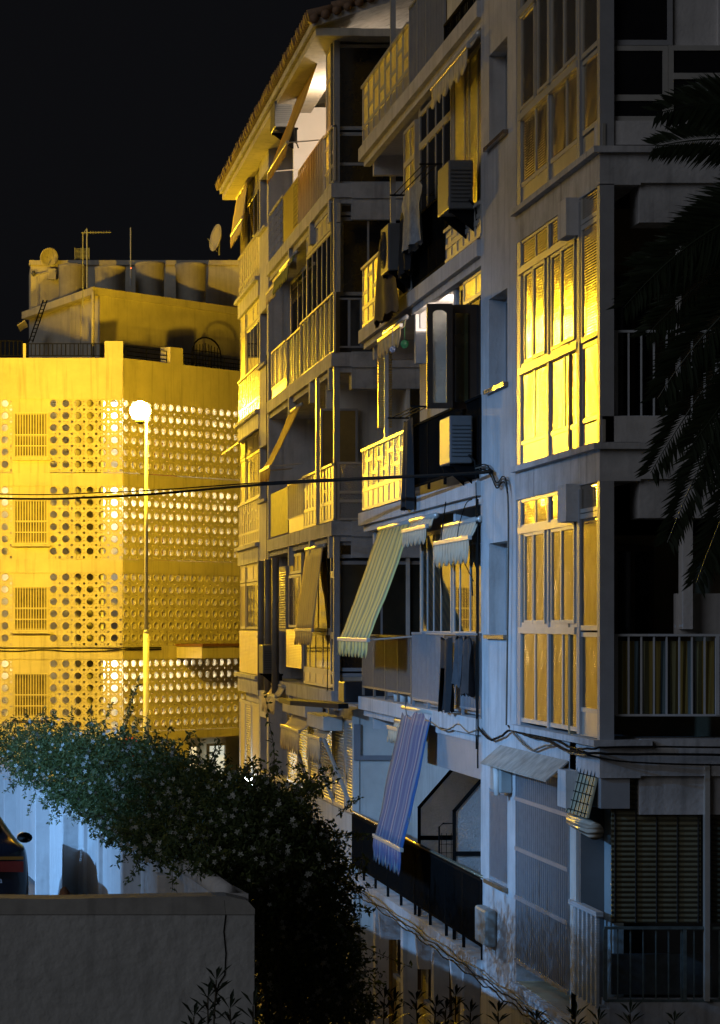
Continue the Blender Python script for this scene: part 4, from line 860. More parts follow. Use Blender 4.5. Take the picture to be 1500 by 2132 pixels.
# arches painted iron gates on the terrace
m = MB(); 
def arch(s0, s1, z0, zt, dep, r):
    pts = [q(s0, dep, z0)] + [q((s0 + s1) / 2 - (s1 - s0) / 2 * math.cos(a), dep, zt - (s1 - s0) * .35 + (s1 - s0) * .35 * math.sin(a)) for a in [math.pi * i / 10 for i in range(11)]] + [q(s1, dep, z0)]; m.tube(pts, r, 6)
arch(4.95, 6.6, 8.8, 10.05, .9, .03)
for i in range(9): s = 5.05 + i * .17; m.tube([q(s, .9, 8.8), q(s, .9, 9.85 - abs(i - 4) * .03)], .014, 4)
for z in (9.0, 9.55): m.tube([q(4.95, .9, z), q(6.6, .9, z)], .014, 4)
m.build('arched_gate', black_metal, B3)
# taller wing to the left, out of the photo but mirrored in the windows
m = MB(); m.box(-26, -3.6, D + .4, D + 8, 8.8, 12.6); m.box(-16, -11, D + .2, D + 7, 12.6, 14.5); m.build('left_wing', farwall, B3)
for i in range(6):
    window(B3, 'y', D + .33, -5.4 - i * 3.1, -6.7 - i * 3.1, 9.6, 11.2, fm=alu, pm=glass_dark)
# ================================================================ rooftop things
tankm = mat('fibre_cement_tank', (.42, .38, .30), .85, .2, 2, streak=.2)
tank0 = None
for i, (p0, p1, top, yy, lab) in enumerate(((122, 180, 552, 102.6, 'water tank leftmost on the roof, behind the tall antenna'), (197, 262, 556, 101.5, 'low water tank between the two antenna masts'), (281, 343, 548, 102.3, 'tallest-looking water tank just right of the thin mast'), (365, 430, 550, 103, 'water tank rightmost on the roof in shadow'))):
    x = ((p0 + p1) / 2 - CX) * yy / F; r = (p1 - p0) / 2 * yy / F; z1 = (CY - top) * yy / F
    if tank0 is None:
        tank0 = thing('water_tank', (x, yy, 11.7), lab, 'water tank', 'water tanks on the roof'); h = z1 - 11.7
        m = MB(); m.lathe((x, yy, 11.7), [(r * .94, 0), (r * .97, h * .3), (r, h * .93), (r * 1.03, h * .95), (r * 1.03, h)], 28); m.build('barrel', tankm, tank0)
        m = MB(); m.lathe((x, yy, 11.7 + h), [(r * 1.0, 0), (r * .6, .05), (.02, .08)], 28); m.build('lid', tankm, tank0)
    else:
        c = copy_tree(tank0); c.location = (x, yy, 11.7); c['label'] = lab; sc = (z1 - 11.7) / h; c.scale = (r / .53, r / .53, sc)
def yagi(label, base, h, boom, bdir, n, el):
    t = thing('antenna', base, label, 'antenna', 'antennas on the roof'); b = Vector(base); m = MB(); m.tube([b, b + Vector((0, 0, h))], .025, 6); m.build('mast', black_metal if False else grey_metal, t)
    if boom:
        m = MB(); a = b + Vector((0, 0, h - .12)); d = Vector(bdir).normalized(); m.tube([a - d * .2, a + d * boom], .018, 5); sd = Vector((.3, 1, 0)).normalized()
        for i in range(n): p = a + d * (boom * (i + .3) / n); m.tube([p - Vector((0, 0, el)), p + Vector((0, 0, el))], .008, 4)
        m.build('boom', grey_metal, t)
    return t
t = yagi('tall television antenna with horizontal boom and grid reflector', ((181 - CX) * 95.2 / F, 95.2, 11.7), 2.05, .85, (1, .1, .03), 9, .05)
b = Vector(((181 - CX) * 95.2 / F, 95.2, 0)); m = MB()
for i in range(8): z = 12.75 + i * .045; m.tube([(b.x - .42, b.y, z), (b.x + .08, b.y, z)], .008, 4)
for x in (-.42, -.2, .08): m.tube([(b.x + x, b.y, 12.7), (b.x + x, b.y, 13.1)], .012, 4)
m.tube([(b.x - .14, b.y, 11.0), (b.x - .14, b.y, 13.6)], .02, 5); m.tube([(b.x - .14, b.y, 13.55), (b.x + .0, b.y, 13.8), (b.x + .02, b.y, 13.5)], .018, 5); m.build('reflector_grid', grey_metal, t)
t = yagi('thin bare antenna mast standing between the tanks', ((272 - CX) * 100 / F, 100, 12.4), 2.1, 0, (1, 0, 0), 0, 0)
m = MB(); m.lathe(((273 - CX) * 99.8 / F, 99.8, (CY - 558) * 99.8 / F), [(.01, -.02), (.02, 0), (.01, .02)], 8); m.build('warning_light', mat('red_warning_lamp', (.5, .05, .02), .4, 0, emit=(1, .15, .03), estr=4), t)
def dish(label, c, r, tilt, rotz, pole):
    t = thing('satellite_dish', c, label, 'satellite dish', 'satellite dishes on the roof'); M = Matrix.Translation(Vector(c)) @ Matrix.Rotation(rotz, 4, 'Z') @ Matrix.Rotation(tilt, 4, 'X')
    m = MB(); vs = []; fs = []; n = 20; k = 5
    for j in range(k + 1):
        rr = r * j / k
        for i in range(n): a = 2 * math.pi * i / n; vs.append(M @ Vector((rr * math.cos(a), rr * rr / r * .35, rr * math.sin(a))))
    for j in range(k):
        for i in range(n): fs.append((j * n + i, j * n + (i + 1) % n, (j + 1) * n + (i + 1) % n, (j + 1) * n + i))
    m.add(vs, fs, True); o = m.build('reflector', farwall, t); md = o.modifiers.new('thickness', 'SOLIDIFY'); md.thickness = .02
    m = MB(); m.tube([M @ Vector((0, -.02, -r * .2)), Vector(c) + Vector((0, .1, -pole))], .03, 6); m.tube([M @ Vector((0, 0, -r)), M @ Vector((0, r * .9, -r * .2))], .012, 5); m.build('mount', grey_metal, t)
dish('round satellite dish at the left end of the upper roof', ((100 - CX) * 104 / F, 103.95, 13.95), .36, R(-10), R(200), .35)
dish('narrow-looking satellite dish turned sideways at the right end of the roof', ((457 - CX) * 100 / F, 100, 14.1), .5, R(10), R(108), .6)
t = thing('ladder', ((62 - CX) * 92.5 / F, 92.5, 9.4), 'dark ladder leaning on the penthouse roof edge', 'ladder'); m = MB()
a0, a1 = wp(60, 712, 92.5), wp(90, 625, 95); b0, b1 = wp(68, 712, 92.5), wp(98, 625, 95); m.tube([a0, a1], .022, 5); m.tube([b0, b1], .022, 5); m.build('stile', black_metal, t)
m = MB()
for i in range(11): k = (i + .5) / 11; m.tube([a0.lerp(a1, k), b0.lerp(b1, k)], .015, 4)
m.build('rung', black_metal, t)
t = thing('roof_bracket', wp(75, 575, 103.9), 'pale floodlight and bracket fixed on the upper roof wall', 'bracket'); m = MB(); m.tube([wp(70, 573, 103.9), wp(118, 562, 103.9)], .04, 6); m.box(2.55, 2.85, 103.8, 104.1, 13.1, 13.5); m.tube([wp(78, 575, 103.9), wp(78, 640, 103.9)], .02, 5); m.build('arm', dim, t)
m = MB(); m.lathe(wp(70, 570, 103.8), [(.02, -.1), (.09, 0), (.05, .12)], 10); m.build('lamp_head', ac_paint, t)
t = thing('satellite_mount', wp(48, 675, 100), 'rusty folded sheet projecting from the left end of the penthouse', 'awning frame'); m = MB(); m.plate([wp(36, 678, 100), wp(52, 668, 100), wp(58, 680, 101), wp(42, 690, 101)], (0, 0, .04)); m.build('sheet', dim, t)
# ================================================================ GROUND, STREET, WALLS
def struct(o): o['kind'] = 'structure'; return o
def noise_ground(name, col, col2, sc, rough=.85, bump=.4):
    m = mat(name, col, rough, .35, sc, bump=bump, bscale=sc * 20); return m
m = MB(); m.add([(-400, -60, LV[0]), (400, -60, LV[0]), (400, 900, LV[0]), (-400, 900, LV[0])], [(0, 1, 2, 3)]); struct(m.build('ground', noise_ground('courtyard_paving', (.28, .25, .18), 0, .8)))
def wx(Y): return 1.88 - .082 * (Y - 20)             # wall line in plan
asph = noise_ground('worn_asphalt', (.09, .09, .09), 0, 1.5)
m = MB(); m.prism([(-12, 20.2), (wx(20.2), 20.2), (wx(36), 36), (wx(44), 44), (-12, 44)], LV[0], -3.25); struct(m.build('street', asph))
m = MB(); m.add([(-12, 44, -3.25), (wx(44), 44, -3.25), (2.5, 74, -6.85), (-12, 74, -6.85)], [(0, 1, 2, 3)]); struct(m.build('road', asph))
wallp = mat('rough_whitewash', (.50, .49, .48), .9, .14, 1.1, streak=.22, bump=.5, bscale=9)
wallg = mat('dirty_grey_render', (.42, .42, .41), .92, .22, 1.3, streak=.22, bump=.8, bscale=10)
# front wall facing the camera, with a capped top and a crack
t = thing('boundary_wall', (wx(20), 20, LV[0]), 'low grey rendered wall across the foreground with a hairline crack', 'wall')
m = MB(); m.box(-12, 2.0, 20, 20.25, LV[0], -2.12); m.build('wall', wallg, t)
m = MB(); pts = [(-12, -2.12), (-12, -1.99)] + [(-12 + i * .5, -2.0 + .008 * math.sin(i * 1.7)) for i in range(1, 26)] + [(1.8, -1.985), (1.95, -2.02), (2.003, -2.08), (2.003, -2.12)]
m.plate([(x, 19.992, z) for x, z in pts], (0, .3, 0)); m.build('coping', mat('mossy_dark_coping', (.33, .32, .30), .92, .3, 2.5, streak=.3), t)
m = MB(); cp = [wp(px, py, 19.995) for px, py in ((467, 1875), (470, 1905), (466, 1940), (470, 1985), (468, 2030), (455, 2050), (449, 2078), (455, 2092))]
m.tube([p + Vector((random.uniform(-.003, .003), 0, 0)) for p in cp], .004, 4); m.build('crack', black_metal, t)
# buttressed side wall running away
t = thing('buttressed_wall', (wx(22), 22, -3.25), 'whitewashed buttressed wall beside the ramp, lit blue', 'wall')
m = MB(); m.prism([(wx(20.25), 20.25), (wx(20.25) + .11, 20.25), (wx(44) + .2, 44), (wx(44), 44)], LV[0], -2.1); m.build('wall', wallp, t)
m = MB(); m.prism([(wx(20.3) - .05, 20.3), (wx(20.3) + .13, 20.3), (wx(44) + .25, 44), (wx(44) - .05, 44)], -2.1, -2.0); m.build('coping', wallp, t)
def ywall(px):                                        # depth where photo column px meets the wall line
    return 3.52 / ((px - CX) / F + .082)
for px, w in ((89, .26), (149, .24), (279, .30), (355, .30), (20, .26), (0, .3)):
    Y = ywall(px + 14); x = wx(Y); m = MB(); bw = .125 + .02 * (px % 3)
    m.prism([(x - .17, Y), (x + .01, Y), (x + .01, Y + w), (x - .17, Y + w)], -3.3, -2.1); m.build('buttress', wallp, t, bevel=.012)
for px in (182, 214): Y = ywall(px); x = wx(Y); m = MB(); m.box(x - .045, x + .02, Y, Y + .5, -3.3, -2.1); m.build('pilaster', wallp, t, bevel=.01)
m = MB(); m.tube([(wx(20.3) - .02, 20.35, -2.0), (wx(22) - .02, 22, -1.96), (wx(25), 25, -1.97)], [.07, .08, .08], 10); m.build('rounded_coping', wallp, t)
# stone behind the wall top
m = MB(); p = wp(134, 1872, 20.5); m.lathe(p + Vector((0, 0, -.1)), [(.05, 0), (.055, .08), (.04, .15), (.012, .19)], 9); o = m.build('stone', mat('rust_brown_stone', (.22, .11, .06), .9, .4, 20, bump=.6, bscale=60), None, loc=p); tag(o, 'small pointed brown stone standing on the wall top', 'stone')
# ================================================================ STREET LAMPS
glow = mat('sodium_globe', (1, .8, .4), .5, 0, emit=(1, .585, .018), estr=3000)
def street_lamp(x, y, z, zb, label, glow=glow):
    t = thing('street_lamp', (x + .17, y, zb), label, 'street lamp', 'sodium street lamps')
    m = MB(); m.tube([(x + .17, y, zb), (x + .17, y, z - 6.3)], .085, 12); m.tube([(x + .17, y, z - 6.3), (x + .17, y, z - 6.2)], [.085, .055], 12); m.tube([(x + .17, y, z - 6.2), (x + .17, y, z - .25)], [.055, .042], 12); m.build('pole', mat('painted_pole', (.55, .55, .5), .4, .1, 3), t)
    m = MB(); m.tube([(x + .17, y, z - .27), (x + .14, y, z - .02 - .2), (x, y, z - .3)], .035, 8); m.lathe((x, y, z - .38), [(.06, 0), (.13, .06), (.15, .14)], 16); m.build('bracket', ac_dark, t)
    m = MB(); m.lathe((x, y, z), [(.10, -.26), (.22, -.19), (.29, -.05), (.29, .06), (.2, .2), (.06, .27)], 20); m.build('globe', glow, t)
    return t
street_lamp(4.51, 77.4, 6.04, -6.85, 'lit sodium street lamp on a tall pole before the pierced screens')
street_lamp(-4.6, 77.4, 6.04, -6.85, 'sodium street lamp farther left along the street', mat('bright_sodium_globe', (1, .8, .4), .5, 0, emit=(1, .585, .018), estr=3600))
# two white-light lamps left of the photo: a low one beside the ramp, a tall one shining over the wall
def mercury_lamp(x, y, z, label, e, tgt, spot, arm=.6):
    t = thing('street_lamp', (x - arm, y, -3.25), label, 'street lamp', 'mercury street lamps')
    m = MB(); m.tube([(x - arm, y, -3.25), (x - arm, y, z + .1), (x, y, z + .15)], .05, 10); m.build('pole', grey_metal, t)
    m = MB(); m.box(x - .15, x + .35, y - .15, y + .15, z + .08, z + .2); m.build('hood', ac_dark, t, bevel=.02)
    light('SPOT', (x + .1, y, z), e, (.21, .50, 1), .12, target=tgt, spot=spot, blend=1, parent=t)
mercury_lamp(-4.6, 34.2, -.8, 'low mercury lamp with flat hood beside the ramp', 650, (1.6, 29, -3.6), 104)
mercury_lamp(-18, 21.2, 7.5, 'tall mercury lamp shining over the buttressed wall', 33000, (6, 36.5, -6.0), 44)
# wall lamp of the shop at the far corner
t = thing('wall_lamp', (5.9, 60.5, -3.6), 'bright white lamp at the foot of the far bay', 'wall lamp')
p = wp(517, 1635, 60.5); m = MB(); m.lathe(p, [(.04, -.18), (.11, -.12), (.12, .12), (.05, .18)], 14); m.build('globe', mat('white_lamp_glass', (1, 1, 1), .5, 0, emit=(.8, .9, 1), estr=60), t)
m = MB(); m.tube([p + Vector((0, 0, .2)), p + Vector((.15, 0, .28)), Vector((XF, p.y, p.z + .28))], .02, 6); m.build('arm', black_metal, t)
# no-parking sign
t = thing('no_parking_sign', ((273 - CX) * 74 / F, 74, -6.85), 'round no-parking sign with red rim and blue disc peeping over the jasmine', 'road sign')
c = wp(273, 1556, 74); rd = .27
m = MB(); m.lathe(c, [(rd, -.006), (rd, .006)], 28, 'y'); m.build('disc', mat('red_sign_enamel', (.55, .03, .015), .35, .1, 3), t)
m = MB(); m.lathe(c + Vector((0, -.012, 0)), [(rd * .78, -.003), (rd * .78, .003)], 28, 'y'); m.build('field', mat('blue_sign_enamel', (.03, .06, .38), .35, .1, 3), t)
m = MB(); dv = Vector((.7, 0, -.7)) * rd * .8; nv = Vector((.7, 0, .7)) * .03; b0 = c + Vector((0, -.022, 0)); m.plate([b0 - dv - nv, b0 + dv - nv, b0 + dv + nv, b0 - dv + nv], (0, .005, 0)); m.build('bar', MATS['red_sign_enamel'], t)
m = MB(); m.tube([c + Vector((0, .04, .2)), (c.x, 74.04, -6.85)], .03, 8); m.build('pole', grey_metal, t)
# ================================================================ CAR
def car():
    zg = -3.25; xr = .50; xl = -1.22; yb = 27.0
    t = thing('parked_car', ((xr + xl) / 2, yb, zg), 'dark saloon car seen from behind at the left edge, tail light unlit', 'car')
    paint = mat('black_car_paint', (.008, .009, .013), .22, .1, 4, ior=1.5); xc = (xr + xl) / 2; hw = (xr - xl) / 2
    # sections along the length: (y, half width, sill z, belt z, roof z, roof half width)
    secs = [(yb, .90, .36, 1.00, 1.04, .84), (yb + .06, .97, .30, 1.04, 1.09, .87), (yb + .35, 1.0, .26, 1.03, 1.12, .86), (yb + .55, 1.0, .25, 1.02, 1.15, .80), (yb + 1.0, 1.0, .24, 1.0, 1.34, .70), (yb + 1.5, 1.0, .24, .99, 1.41, .68), (yb + 2.3, 1.0, .24, .98, 1.41, .68), (yb + 2.9, 1.0, .24, .96, 1.24, .70), (yb + 3.4, 1.0, .25, .94, .98, .80), (yb + 4.2, .95, .30, .76, .80, .75), (yb + 4.4, .82, .36, .66, .68, .6)]
    vs = []; fs = []; n = 14
    for (y, w, s, b, r, rw) in secs:
        pr_ = [(-.9 * w, s), (-w, s + .12), (-w * 1.01, (s + b) / 2), (-w * .985, b - .03), (-w * .94, b + .01), (-rw * 1.02, r - .05), (-rw * .85, r - .005)]
        pr_ = pr_ + [(-a, z) for a, z in pr_[::-1]]
        vs += [(xc + a * hw, y, zg + z) for a, z in pr_]
    for i in range(len(secs) - 1):
        for k in range(n): k2 = (k + 1) % n; fs.append((i * n + k, (i + 1) * n + k, (i + 1) * n + k2, i * n + k2))
    fs += [tuple(range(n)), tuple(range((len(secs) - 1) * n, len(secs) * n))[::-1]]
    m = MB(); m.add(vs, fs, True); o = m.build('body', paint, t); sb = o.modifiers.new('smooth', 'SUBSURF'); sb.levels = 2; sb.render_levels = 2
    m = MB(); m.plate([(xc - hw * .66, yb + .50, zg + 1.09), (xc + hw * .66, yb + .50, zg + 1.09), (xc + hw * .56, yb + .96, zg + 1.35), (xc - hw * .56, yb + .96, zg + 1.35)], (0, -.03, .03)); m.build('rear_window', glass_dark, t)
    red = mat('unlit_red_lens', (.16, .015, .01), .12, .2, 6, ior=1.7)
    for sx in (1, -1):
        m = MB(); a = xc + sx * hw * .91; b = xc + sx * hw * .45; m.plate([(a, yb - .005, zg + .91), (b, yb - .03, zg + .91), (b, yb - .03, zg + .81), (a, yb - .005, zg + .80)], (0, .06, 0)); m.build('tail_light', red, t)
        m = MB(); m.plate([(a, yb - .012, zg + .955), (b, yb - .035, zg + .955), (b, yb - .035, zg + .925), (a, yb - .012, zg + .925)], (0, .05, 0)); m.build('indicator', mat('amber_lens', (.22, .08, .01), .15, .1, 6, ior=1.7), t)
        m = MB(); c = Vector((xc + sx * (hw + .14), yb + 2.75, zg + .93)); m.add([c + Vector((.085 * math.cos(a_) * (1 if q_ < 2 else .6), (-.05, .0, .07)[q_], .058 * math.sin(a_) * (1 if q_ < 2 else .6))) for q_ in range(3) for a_ in [6.2832 * k_ / 14 for k_ in range(14)]], [(q_ * 14 + k_, q_ * 14 + (k_ + 1) % 14, (q_ + 1) * 14 + (k_ + 1) % 14, (q_ + 1) * 14 + k_) for q_ in range(2) for k_ in range(14)] + [tuple(range(14)), tuple(range(28, 42))], True); o = m.build('mirror', paint, t); o.scale = (1, 1, 1); m2 = MB(); m2.tube([c + Vector((-sx * .08, 0, -.03)), c + Vector((-sx * .2, .03, -.05))], .02, 6); m2.build('mirror_arm', paint, o)
        for yy in (yb + .75, yb + 3.55): w = MB(); w.lathe((xc + sx * (hw - .11), yy, zg + .31), [(.29, -.09), (.31, -.06), (.31, .06), (.29, .09)], 22, 'x'); o = w.build('wheel', mat('tyre_rubber', (.015, .015, .015), .85, .1, 5), t)
    m = MB(); m.box(xc - hw * .93, xc + hw * .93, yb - .08, yb + .15, zg + .30, zg + .52); m.build('bumper', mat('dark_bumper', (.02, .02, .022), .4, .1, 5), t, bevel=.04)
    txt = bpy.data.curves.new('badge', 'FONT'); txt.body = 'laguna'; txt.size = .082; txt.extrude = .003; to = bpy.data.objects.new('badge_tmp', txt); COL.objects.link(to)
    bpy.context.view_layer.update(); me = bpy.data.meshes.new_from_object(to.evaluated_get(bpy.context.evaluated_depsgraph_get())); bpy.data.objects.remove(to)
    me.materials.clear(); me.materials.append(mat('badge_chrome', (.75, .75, .78), .3, .05, 4, metal=.6)); o = bpy.data.objects.new('badge', me); COL.objects.link(o); o.parent = t
    px0 = .205 - .20; o.location = Vector((px0, yb - .055, zg + .70)) - OFF[t.name]; o.rotation_euler = (R(90), 0, 0)
    t.rotation_euler = (0, 0, R(3.4))
car()
# ================================================================ JASMINE over the wall
def leaves(m, P, size, aspect=.4, droop=.3, tri=False, rs=None):
    """P (n,3) leaf positions; each leaf a folded 2-quad blade"""
    n = len(P); rs = rs or rng; d = rs.normal(size=(n, 3)); d[:, 2] -= droop; d /= np.linalg.norm(d, axis=1)[:, None]
    u = rs.normal(size=(n, 3)); w = np.cross(d, u); w /= np.linalg.norm(w, axis=1)[:, None]
    L = size * rs.uniform(.6, 1.35, n)[:, None]; Wd = L * aspect * .5
    a = P; b = P + d * L * .5 + w * Wd; c = P + d * L; e = P + d * L * .5 - w * Wd
    V = np.stack([a, b, c, e], 1).reshape(-1, 3); base = len(m.v)
    m.v += [tuple(v) for v in V.tolist()]; m.f += [(base + 4 * i, base + 4 * i + 1, base + 4 * i + 2, base + 4 * i + 3) for i in range(n)]; m.sm += [False] * n
def leafmat(name, c1, c2, rough=.45, tr=0):
    if name in MATS: return MATS[name]
    m = mat(name, c1, rough, 0, ior=1.45); nt = m.node_tree; N = nt.nodes; L = nt.links
    g = N.new('ShaderNodeNewGeometry'); mx = N.new('ShaderNodeMix'); mx.data_type = 'RGBA'; mx.inputs[6].default_value = (*c1, 1); mx.inputs[7].default_value = (*c2, 1)
    L.new(g.outputs['Random Per Island'], mx.inputs[0]); L.new(mx.outputs[2], N['Principled BSDF'].inputs['Base Color'])
    if tr:
        tb = N.new('ShaderNodeBsdfTranslucent'); L.new(mx.outputs[2], tb.inputs['Color']); ms = N.new('ShaderNodeMixShader'); ms.inputs[0].default_value = tr
        L.new(N['Principled BSDF'].outputs[0], ms.inputs[1]); L.new(tb.outputs[0], ms.inputs[2]); L.new(ms.outputs[0], N['Material Output'].inputs['Surface'])
    return m
jas = thing('jasmine_shrub', (wx(24) + .3, 24, LV[0]), 'sprawling white-flowered jasmine draped over the buttressed wall', 'shrub')
# blobs along the wall top and falling outside it: (photo px, py, depth, radius across, along, high, density)
blobs = []
def bl(px, py, Y, rx, ry, rz, n): blobs.append((wp(px, py, Y), rx, ry, rz, n))
for (px, py, Y, rx, ry, rz, n) in (
    (20, 1555, 37, .38, 1.2, .30, 1500), (95, 1560, 33.5, .42, 1.2, .34, 2600), (150, 1590, 31.5, .38, 1.1, .40, 2800), (60, 1600, 34, .25, .8, .18, 700),
    (200, 1590, 29.5, .36, 1.0, .38, 2800), (255, 1600, 28, .36, 1.0, .38, 2800), (310, 1620, 26.5, .34, .9, .36, 2800), (290, 1690, 26, .30, .7, .30, 2400), (235, 1660, 27, .25, .7, .22, 1500),
    (185, 1675, 28.7, .22, .8, .16, 1300), (240, 1720, 26.5, .18, .7, .14, 1000), (330, 1745, 23.6, .24, .6, .18, 1900), (290, 1730, 24.8, .22, .6, .14, 1300), (130, 1650, 31.2, .22, .8, .16, 1000), (385, 1765, 22.3, .2, .5, .15, 1500), (440, 1795, 21.2, .15, .4, .09, 800), (500, 1815, 21.4, .18, .5, .15, 1100),
    (360, 1630, 25.3, .30, .8, .30, 2600), (370, 1700, 24.6, .30, .7, .30, 2600), (430, 1650, 24, .30, .8, .26, 2500), (440, 1720, 23.4, .32, .7, .26, 2600), (420, 1770, 23, .16, .5, .12, 700),
    (500, 1680, 22.8, .30, .8, .26, 2600), (510, 1760, 22.4, .32, .8, .26, 2600), (560, 1700, 22.6, .28, .8, .26, 2200), (590, 1780, 22.6, .34, .9, .34, 3000), (600, 1690, 23.4, .20, .6, .22, 1100),
    (650, 1760, 23.6, .24, .7, .28, 1500), (570, 1870, 22.6, .30, .8, .36, 3000), (630, 1890, 23, .34, .9, .38, 3200), (680, 1860, 23.8, .22, .7, .32, 1500), (590, 1990, 22.8, .32, .8, .40, 3000),
    (660, 2000, 23.2, .34, .8, .40, 3000), (710, 1970, 24, .14, .6, .36, 900), (600, 2100, 23, .36, .8, .40, 2600), (690, 2100, 23.4, .30, .8, .36, 2200), (545, 1930, 21.6, .14, .5, .5, 900), (640, 1640, 24.5, .12, .4, .10, 250), (540, 1640, 23.4, .14, .5, .10, 500), (745, 2050, 24.2, .08, .4, .3, 250)):
    bl(px, py, Y, rx, ry, rz, n)
fol = MB(); flo = MB(); stm = MB(); fpos = []
for (c, rx, ry, rz, n) in blobs:
    n = int(n * 1.7); d = rng.normal(size=(n, 3)); d /= np.linalg.norm(d, axis=1)[:, None]
    rad = rng.uniform(0, 1, n) ** .42 * (1 + .18 * np.sin(d[:, 0] * 7 + d[:, 2] * 9) + .12 * np.sin(d[:, 2] * 17 + 2))
    P = np.array(c) + d * rad[:, None] * np.array([rx, ry, rz]) * 1.12
    P = P[(P[:, 2] < np.inf)]
    leaves(fol, P, .048, .42)
    k = max(2, int(n * .010)); dd = rng.normal(size=(k, 3)); dd /= np.linalg.norm(dd, axis=1)[:, None]; dd[:, 1] = -abs(dd[:, 1])
    fpos += (np.array(c) + dd * np.array([rx, ry, rz]) * 1.14).tolist()
fol.build('foliage', leafmat('jasmine_leaf', (.035, .062, .018), (.10, .125, .032), .7, .35), jas)
for p in fpos:
    p = Vector(p); ax = Vector((random.gauss(-.2, .5), -1, random.gauss(.2, .5))).normalized(); a = ax.orthogonal().normalized(); b = ax.cross(a); r = random.uniform(.015, .027); ph = random.random() * 6
    for k in range(5):
        t0 = ph + k * 1.2566; d = a * math.cos(t0) + b * math.sin(t0); w = a * -math.sin(t0) + b * math.cos(t0)
        flo.add([p, p + d * r * .6 + w * r * .32, p + d * r * 1.15 + ax * .003, p + d * r * .6 - w * r * .32], [(0, 1, 2, 3)])
flo.build('flowers', mat('white_jasmine_petal', (.36, .37, .33), .8, .2, 30), jas)['kind'] = 'stuff'
def shoot(x, y, z, dx, dz, L, n=10, lf=True, curl=.3):
    pts = []; p = Vector((x, y, z)); d = Vector((dx, random.uniform(-.15, .15), dz)).normalized()
    for i in range(n):
        pts.append(p.copy()); p = p + d * L / n; d = (d + Vector((random.uniform(-.13, .13), 0, random.uniform(-.13, .13) - curl * .1))).normalized()
    stm.tube(pts, [.004 * (1 - .6 * i / n) for i in range(n)], 4)
    if lf:
        P = []
        for i, q_ in enumerate(pts[1:]):
            for k in range(5): P.append(list(q_ + Vector((random.gauss(0, .012), random.gauss(0, .02), random.gauss(0, .012)))))
        leaves(stl, np.array(P), .05, .4)
stl = MB()
for (px, py, Y, dx, dz, L) in ((245, 1540, 28, .35, 1, .75), (262, 1520, 28, .25, 1, .5), (140, 1530, 32, .15, 1, .35), (190, 1525, 30, -.1, 1, .3), (210, 1520, 29.5, .5, 1, .35), (330, 1570, 26, -.1, 1, .25), (355, 1580, 25.5, .8, 1, .35), (100, 1515, 33, -.3, 1, .25), (60, 1520, 34.5, .4, 1, .3),
    (345, 1760, 24.8, -.8, -.7, .55), (300, 1730, 25.8, -.7, -.8, .45), (80, 1620, 34, -.1, -1, .5), (60, 1600, 35, -.3, -1, .4), (310, 1770, 25, .1, -1, .35), (335, 1780, 24.8, .2, -1, .3), (400, 1780, 23.5, -.6, -.6, .2),
    (655, 1660, 24.4, .5, .9, .35), (690, 1740, 24, 1, .3, .3), (690, 1780, 24, 1, .05, .35), (700, 1800, 24, 1, -.1, .3), (570, 1620, 23.5, .1, 1, .8), (640, 1650, 24, .7, .4, .3), (710, 1830, 24, 1, .4, .25), (715, 1880, 24, 1, -.2, .3), (722, 1950, 24, 1, -.7, .7), (540, 1625, 23, -.2, 1, .2), (505, 1620, 23, .3, 1, .2), (480, 1615, 23.3, -.1, 1, .2), (440, 1600, 24, .2, 1, .2), (400, 1590, 24.5, 0, 1, .25), (725, 2000, 24.3, 1, -.9, .8), (700, 1700, 24, .9, .8, .3)):
    p = wp(px, py, Y); shoot(p.x, p.y, p.z, dx, dz, L)
for _ in range(320):
    c, rx, ry, rz, n = random.choice(blobs); a = random.uniform(0, 6.28); p = c + Vector((rx * math.cos(a), random.uniform(-ry, ry) * .6, rz * math.sin(a))); shoot(p.x, p.y, p.z, math.cos(a) + random.uniform(-.4, .4), math.sin(a) + random.uniform(-.5, .3), random.uniform(.12, .28), 6)
stl.build('trailing_leaves', MATS['jasmine_leaf'], jas)
for i in range(26):
    Y = random.uniform(21.5, 25); stm.tube([(wx(Y) + random.uniform(.3, .6), Y, LV[0]), (wx(Y) + random.uniform(.3, .9), Y + random.uniform(-.5, .5), -4.6), (wx(Y) + random.uniform(.1, .6), Y, -2.6)], [.03, .02, .012], 6)
stm.build('stems', mat('woody_stem', (.06, .05, .03), .8, .3, 9), jas)
# ================================================================ OLEANDERS at the bottom edge
oleaf = leafmat('oleander_leaf', (.018, .03, .018), (.035, .05, .03), .5)
def oleander(label, heads, Y):
    t = thing('oleander_shrub', (wp(heads[0][0], 2132, Y).x, Y, LV[0]), label, 'shrub', 'oleander shrubs along the bottom of the photo')
    s = MB(); f = MB()
    for (px, py) in heads:
        top = wp(px, py, Y) + Vector((0, random.uniform(-.3, .3), 0)); base = Vector((top.x + random.uniform(-.2, .2), Y, LV[0]))
        s.tube([base, base.lerp(top, .5) + Vector((random.uniform(-.1, .1), 0, 0)), top], [.022, .015, .006], 6)
        for wv in range(8):
            z = top.z - wv * .09
            for k in range(5):
                a = 6.28 * k / 5 + wv * .6; el = .9 - wv * .13; L = random.uniform(.13, .2)
                d = Vector((math.cos(a) * math.cos(el), math.sin(a) * math.cos(el), math.sin(el))); n_ = d.cross(Vector((0, 0, 1))).normalized() * .014
                c = Vector((top.x, top.y, z)); mid = c + d * L * .55; tip = c + d * L + Vector((0, 0, -.03)); f.add([c, mid - n_, tip, mid + n_], [(0, 1, 2, 3)])
    s.build('stems', MATS['woody_stem'], t); f.build('leaves', oleaf, t)
oleander('oleander tuft in front of the grey wall, leftmost', [(458, 2052), (440, 2090), (400, 2110), (478, 2100), (520, 2085)], 18.6)
